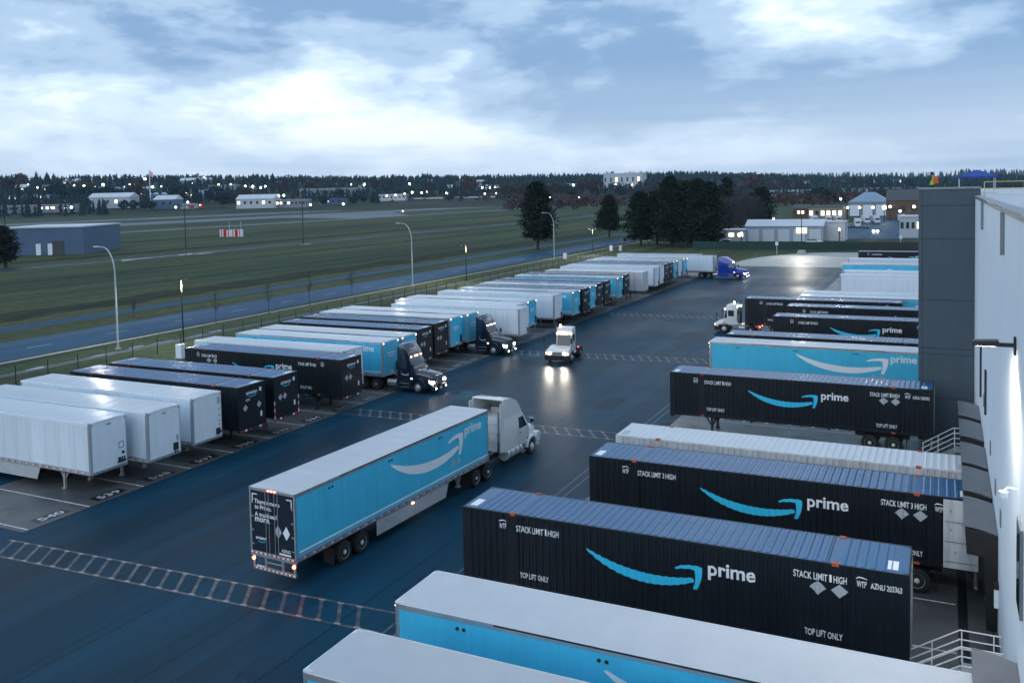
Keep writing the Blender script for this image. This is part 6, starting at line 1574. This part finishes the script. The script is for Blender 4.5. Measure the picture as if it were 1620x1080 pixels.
for i, (px, py, s, lab) in enumerate(((1224, 347, 1, 'lit lamp above the left end of the parked cars'), (1330, 315, 1.2, 'lit lamp left of the blue roofed hall'), (1396, 315, 1.3, 'lit lamp above the blue roof'), (1399, 328.5, 2.2, 'brightest lit lamp at the blue roofed hall corner'), (1408, 327, 1.3, 'lit lamp just right of the brightest one'), (1424, 334, 1.3, 'low lit lamp on the brown hall'), (1446, 327, 1.5, 'lit lamp beside the grey warehouse bay'), (1440, 318, .8, 'small lit lamp high on the brown hall'), (1341, 328.5, 1.2, 'lit lamp left of the white loading doors'), (1360, 328.5, 1.3, 'lit lamp between the first loading doors'), (1381, 328.5, 1.4, 'lit lamp between the last loading doors'), (1298, 361, 2.0, 'lit lamp on the front of the garage'), (1328, 363, 1.3, 'lit lamp on the white shed'), (1173, 370, 1.2, 'lit lamp over the annex doorway'))):
    far_lamp(px, py, s, 6.5 if py < 350 else 3.6, lab, 'lit lamps around the depots', 1 if i % 3 else 0)

# ------------------------------------------------------------------ small vehicles far off
M_CARW = mat('car_white', (0.62, 0.65, 0.68), 0.3, coat=0.4); M_CARD = mat('car_dark', (0.03, 0.035, 0.045), 0.3, coat=0.4); M_CARR = mat('fire_red', (0.45, 0.03, 0.02), 0.35)
def car_kit(Mb):
    K = Kit(); K.mb('body', loft([(-2.2, 0.82, 0.78, 0.35, 0.85), (-2.0, 0.88, 0.84, 0.28, 0.95), (0.9, 0.9, 0.86, 0.28, 0.98), (2.0, 0.86, 0.78, 0.3, 0.82), (2.25, 0.75, 0.7, 0.38, 0.7)], 16, 5), Mb, smooth=50)
    K.mb('cabin', loft([(-2.05, 0.76, 0.70, 0.9, 1.05), (-1.7, 0.80, 0.66, 0.9, 1.5), (0.1, 0.80, 0.66, 0.9, 1.52), (0.95, 0.78, 0.72, 0.9, 1.0)], 16, 5), M_GLASS, smooth=50)
    K.mb('car_roof', MB().box(-1.6, -0.62, 1.49, 0.0, 0.62, 1.54), Mb, bevel=0.02)
    for x in (-1.35, 1.4):
        for s in (-1, 1): K.mb('wheel', MB().cyl((x, s * 0.7, 0.33), (x, s * 0.92, 0.33), 0.33, n=12), M_TYRE)
    for s in (-1, 1): K.mb('headlight', MB().box(2.15, s * 0.62 - 0.14, 0.55, 2.28, s * 0.62 + 0.14, 0.68), M_RIMW); K.mb('tail_light', MB().box(-2.24, s * 0.62 - 0.12, 0.6, -2.18, s * 0.62 + 0.12, 0.72), M_RED)
    return K
def truck_kit(Mb, bl=6.0):
    K = Kit(); K.mb('box_body', MB().box(-bl, -1.2, 0.9, 0.0, 1.2, 3.5), Mb, bevel=0.03)
    K.mb('cab', MB().prism([(0.1, 0.5), (0.1, 2.5), (1.1, 2.5), (1.55, 1.6), (2.2, 1.45), (2.25, 0.5)], -1.05, 1.05), Mb, bevel=0.06, smooth=40)
    K.mb('windscreen', MB().add([(1.17, -0.9, 2.42), (1.17, 0.9, 2.42), (1.58, 0.92, 1.64), (1.58, -0.92, 1.64)], [(0, 1, 2, 3)]), M_GLASS)
    for s in (-1, 1): K.mb('headlight', MB().box(2.22, s * 0.75 - 0.15, 0.8, 2.29, s * 0.75 + 0.15, 0.98), M_RIMW)
    K.mb('chassis', MB().box(-bl, -0.5, 0.55, 1.5, 0.5, 0.9), M_DARK)
    for x in (-bl * 0.7, 1.4):
        for s in (-1, 1): K.mb('wheel', MB().cyl((x, s * 0.75, 0.45), (x, s * 1.1, 0.45), 0.45, n=12), M_TYRE)
    return K
KC_W, KC_D, KT_W = car_kit(M_CARW), car_kit(M_CARD), truck_kit(M_CARW); KT_R = truck_kit(M_CARR)
KT_WT = truck_kit(M_CARW, 7.0)
q = at(1147, 387); KC_W.place('parked_car', 'white car parked at the foot of the pine clump', 'car', (q.x, q.y, 0.013), 2.9)
for px, py, K, rz, lab in ((1289, 353, KT_W, -1.3, 'white box truck leftmost behind the garage roof'), (1311, 353, KT_W, -1.4, 'white box truck second behind the garage roof'), (1327, 353, KT_WT, -1.3, 'white box truck third behind the garage roof'), (1357, 360, KT_WT, -1.45, 'white truck facing the camera beside the dark car'), (1371, 354, KT_W, -1.3, 'white truck parked before the loading doors'), (1387, 354, KT_W, -1.3, 'white truck right of the loading doors'), (1428, 352, KT_W, -1.4, 'white truck half hidden near the grey bay'),
                           (1345, 360, KC_D, -1.3, 'dark car left of the white truck facing the camera'), (1370, 361, KC_D, -1.3, 'dark car right of the white truck facing the camera'), (1252, 354, KC_W, 0.2, 'white car in the lot behind the garage roof, left'), (1240, 353, KC_D, 0.2, 'dark car in the lot behind the garage roof'), (1262, 352, KC_W, 0.2, 'white car in the lot behind the garage roof, right'), (1220, 352, KT_W, 0.1, 'white van at the left end of the lot behind the garage'),
                           (1288, 386, KC_W, 0.0, 'white car parked below the garage lamp'), (1385, 368, KC_D, -1.5, 'car with both headlamps glaring at the camera')):
    q = at(px, py); o = K.place('box_truck' if K in (KT_W, KT_WT) else 'parked_car', lab, 'truck' if K in (KT_W, KT_WT) else 'car', (q.x, q.y, 0.013), rz, 'vehicles around the depots')
    if 'glaring' in lab:
        for s in (-1, 1): part('lit_headlamp', globe(0.42), GLOW[1], o, loc=(2.35, s * 0.62, 0.62))
for k in range(22):
    px = 655 + k * 6.6; q, D = on_land(px, 316 - k * 0.14); KT_WT.place('parked_van', ORD[k] + ' white van from the left in the row beyond the runway', 'van', (q.x, q.y, q.z), 0.4, 'row of white vans beyond the runway').scale = (D / 1700,) * 3
for px, lab in ((301, 'red fire engine with lit lamps beyond the runway'), (318, 'dark red fire engine behind the lit one')):
    q, D = on_land(px, 330); o = KT_R.place('fire_engine', lab, 'fire engine', q, 2.8); o.scale = (1.3,) * 3; part('flashing_light', globe(0.8), GLOW[2], o, loc=(1.2, 0, 3.2))
q, D = on_land(637, 337); o = KC_W.place('airfield_car', 'white car with lit beacon on the runway', 'car', (q.x, q.y, 0.02), 0.5); part('beacon', globe(0.5), GLOW[2], o, loc=(0, 0, 1.8))

# ------------------------------------------------------------------ person on the roof
def person(loc, rz, lab):
    verts = [(0, 0, 0.95), (0, 0, 1.22), (0, 0.02, 1.46), (0, 0.03, 1.56), (0.20, 0.02, 1.44), (0.30, 0.10, 1.18), (0.18, 0.30, 1.10), (-0.20, 0.02, 1.44), (-0.30, 0.08, 1.18), (-0.16, 0.28, 1.12), (0.10, 0, 0.90), (0.12, 0.03, 0.50), (0.12, -0.02, 0.10), (0.13, 0.12, 0.04), (-0.10, 0, 0.90), (-0.12, 0.03, 0.50), (-0.12, -0.02, 0.10), (-0.13, 0.12, 0.04)]
    edges = [(0, 1), (1, 2), (2, 3), (2, 4), (4, 5), (5, 6), (2, 7), (7, 8), (8, 9), (0, 10), (10, 11), (11, 12), (12, 13), (0, 14), (14, 15), (15, 16), (16, 17)]
    rad = [.16, .15, .15, .06, .075, .055, .035, .075, .055, .035, .10, .075, .05, .045, .10, .075, .05, .045]
    me = bpy.data.meshes.new('body'); me.from_pydata(verts, edges, []); me.materials.append(mat('dark_clothing', (0.02, 0.022, 0.03), 0.8))
    root = thing('person', lab, 'person', loc, rz); o = obj('body', me, root)
    sk = o.modifiers.new('skin', 'SKIN'); 
    for i, v in enumerate(o.data.skin_vertices[0].data): v.radius = (rad[i], rad[i] * 0.85); v.use_root = (i == 0)
    ss = o.modifiers.new('sub', 'SUBSURF'); ss.levels = 1; ss.render_levels = 2
    skin = mat('skin', (0.42, 0.26, 0.19), 0.6)
    hd = MB(); hd.add(*(lambda g_: (g_.v, g_.f))(globe(0.115))); h_ = part('head', hd, skin, root, smooth=80, loc=(0, 0.05, 1.68)); h_.scale = (0.85, 1.0, 1.15)
    part('nose', MB().cyl((0, 0.10, 0.0), (0, 0.135, -0.02), 0.018, n=6), skin, h_); part('hair', MB().add(*(lambda g_: (g_.v, g_.f))(globe(0.125))), M_DARK, h_, loc=(0, -0.02, 0.03))
    vest = MB()
    ring = lambda z, rx, ry: [(rx * math.cos(6.283 * k / 14), 0.01 + ry * math.sin(6.283 * k / 14), z) for k in range(14)]
    zs_ = [(0.92, .20, .165), (1.1, .195, .16), (1.3, .205, .165), (1.43, .20, .15), (1.49, .13, .12)]
    vs = sum([ring(*z_) for z_ in zs_], []); vest.add(vs, [(i * 14 + k, i * 14 + (k + 1) % 14, (i + 1) * 14 + (k + 1) % 14, (i + 1) * 14 + k) for i in range(4) for k in range(14)])
    part('vest', vest, mat('hivis_yellow', (0.45, 0.62, 0.06), 0.6, emit=None), root, smooth=60)
    bp = MB().prism([(-0.18, 1.0), (0.18, 1.0), (0.18, 1.50), (-0.18, 1.50)], -0.38, -0.17); part('backpack', bp, mat('orange_fabric', (0.75, 0.10, 0.03), 0.7), root, bevel=0.05)
q = atY(1475, 298, 72.0)
person((q.x, 72.0, 15.5), R(70), 'person in a yellow vest with an orange pack standing on the roof')

reg_labels()
# ------------------------------------------------------------------ air
hz = part('haze', MB().box(-9500, -700, -1.5, 4500, 9500, 190), bpy.data.materials.new('haze_air'), None)
HM = hz.data.materials[0]; HM.use_nodes = True; ht = HM.node_tree
for n in list(ht.nodes): ht.nodes.remove(n)
ho = ht.nodes.new('ShaderNodeOutputMaterial'); hv = ht.nodes.new('ShaderNodeVolumePrincipled')
hv.inputs['Color'].default_value = (0.50, 0.74, 1.0, 1); hv.inputs['Density'].default_value = 0.00005; hv.inputs['Anisotropy'].default_value = 0.0
ht.links.new(hv.outputs[0], ho.inputs['Volume'])
tag(hz, 'thin blue evening haze over the whole place', 'haze', None, 'stuff')
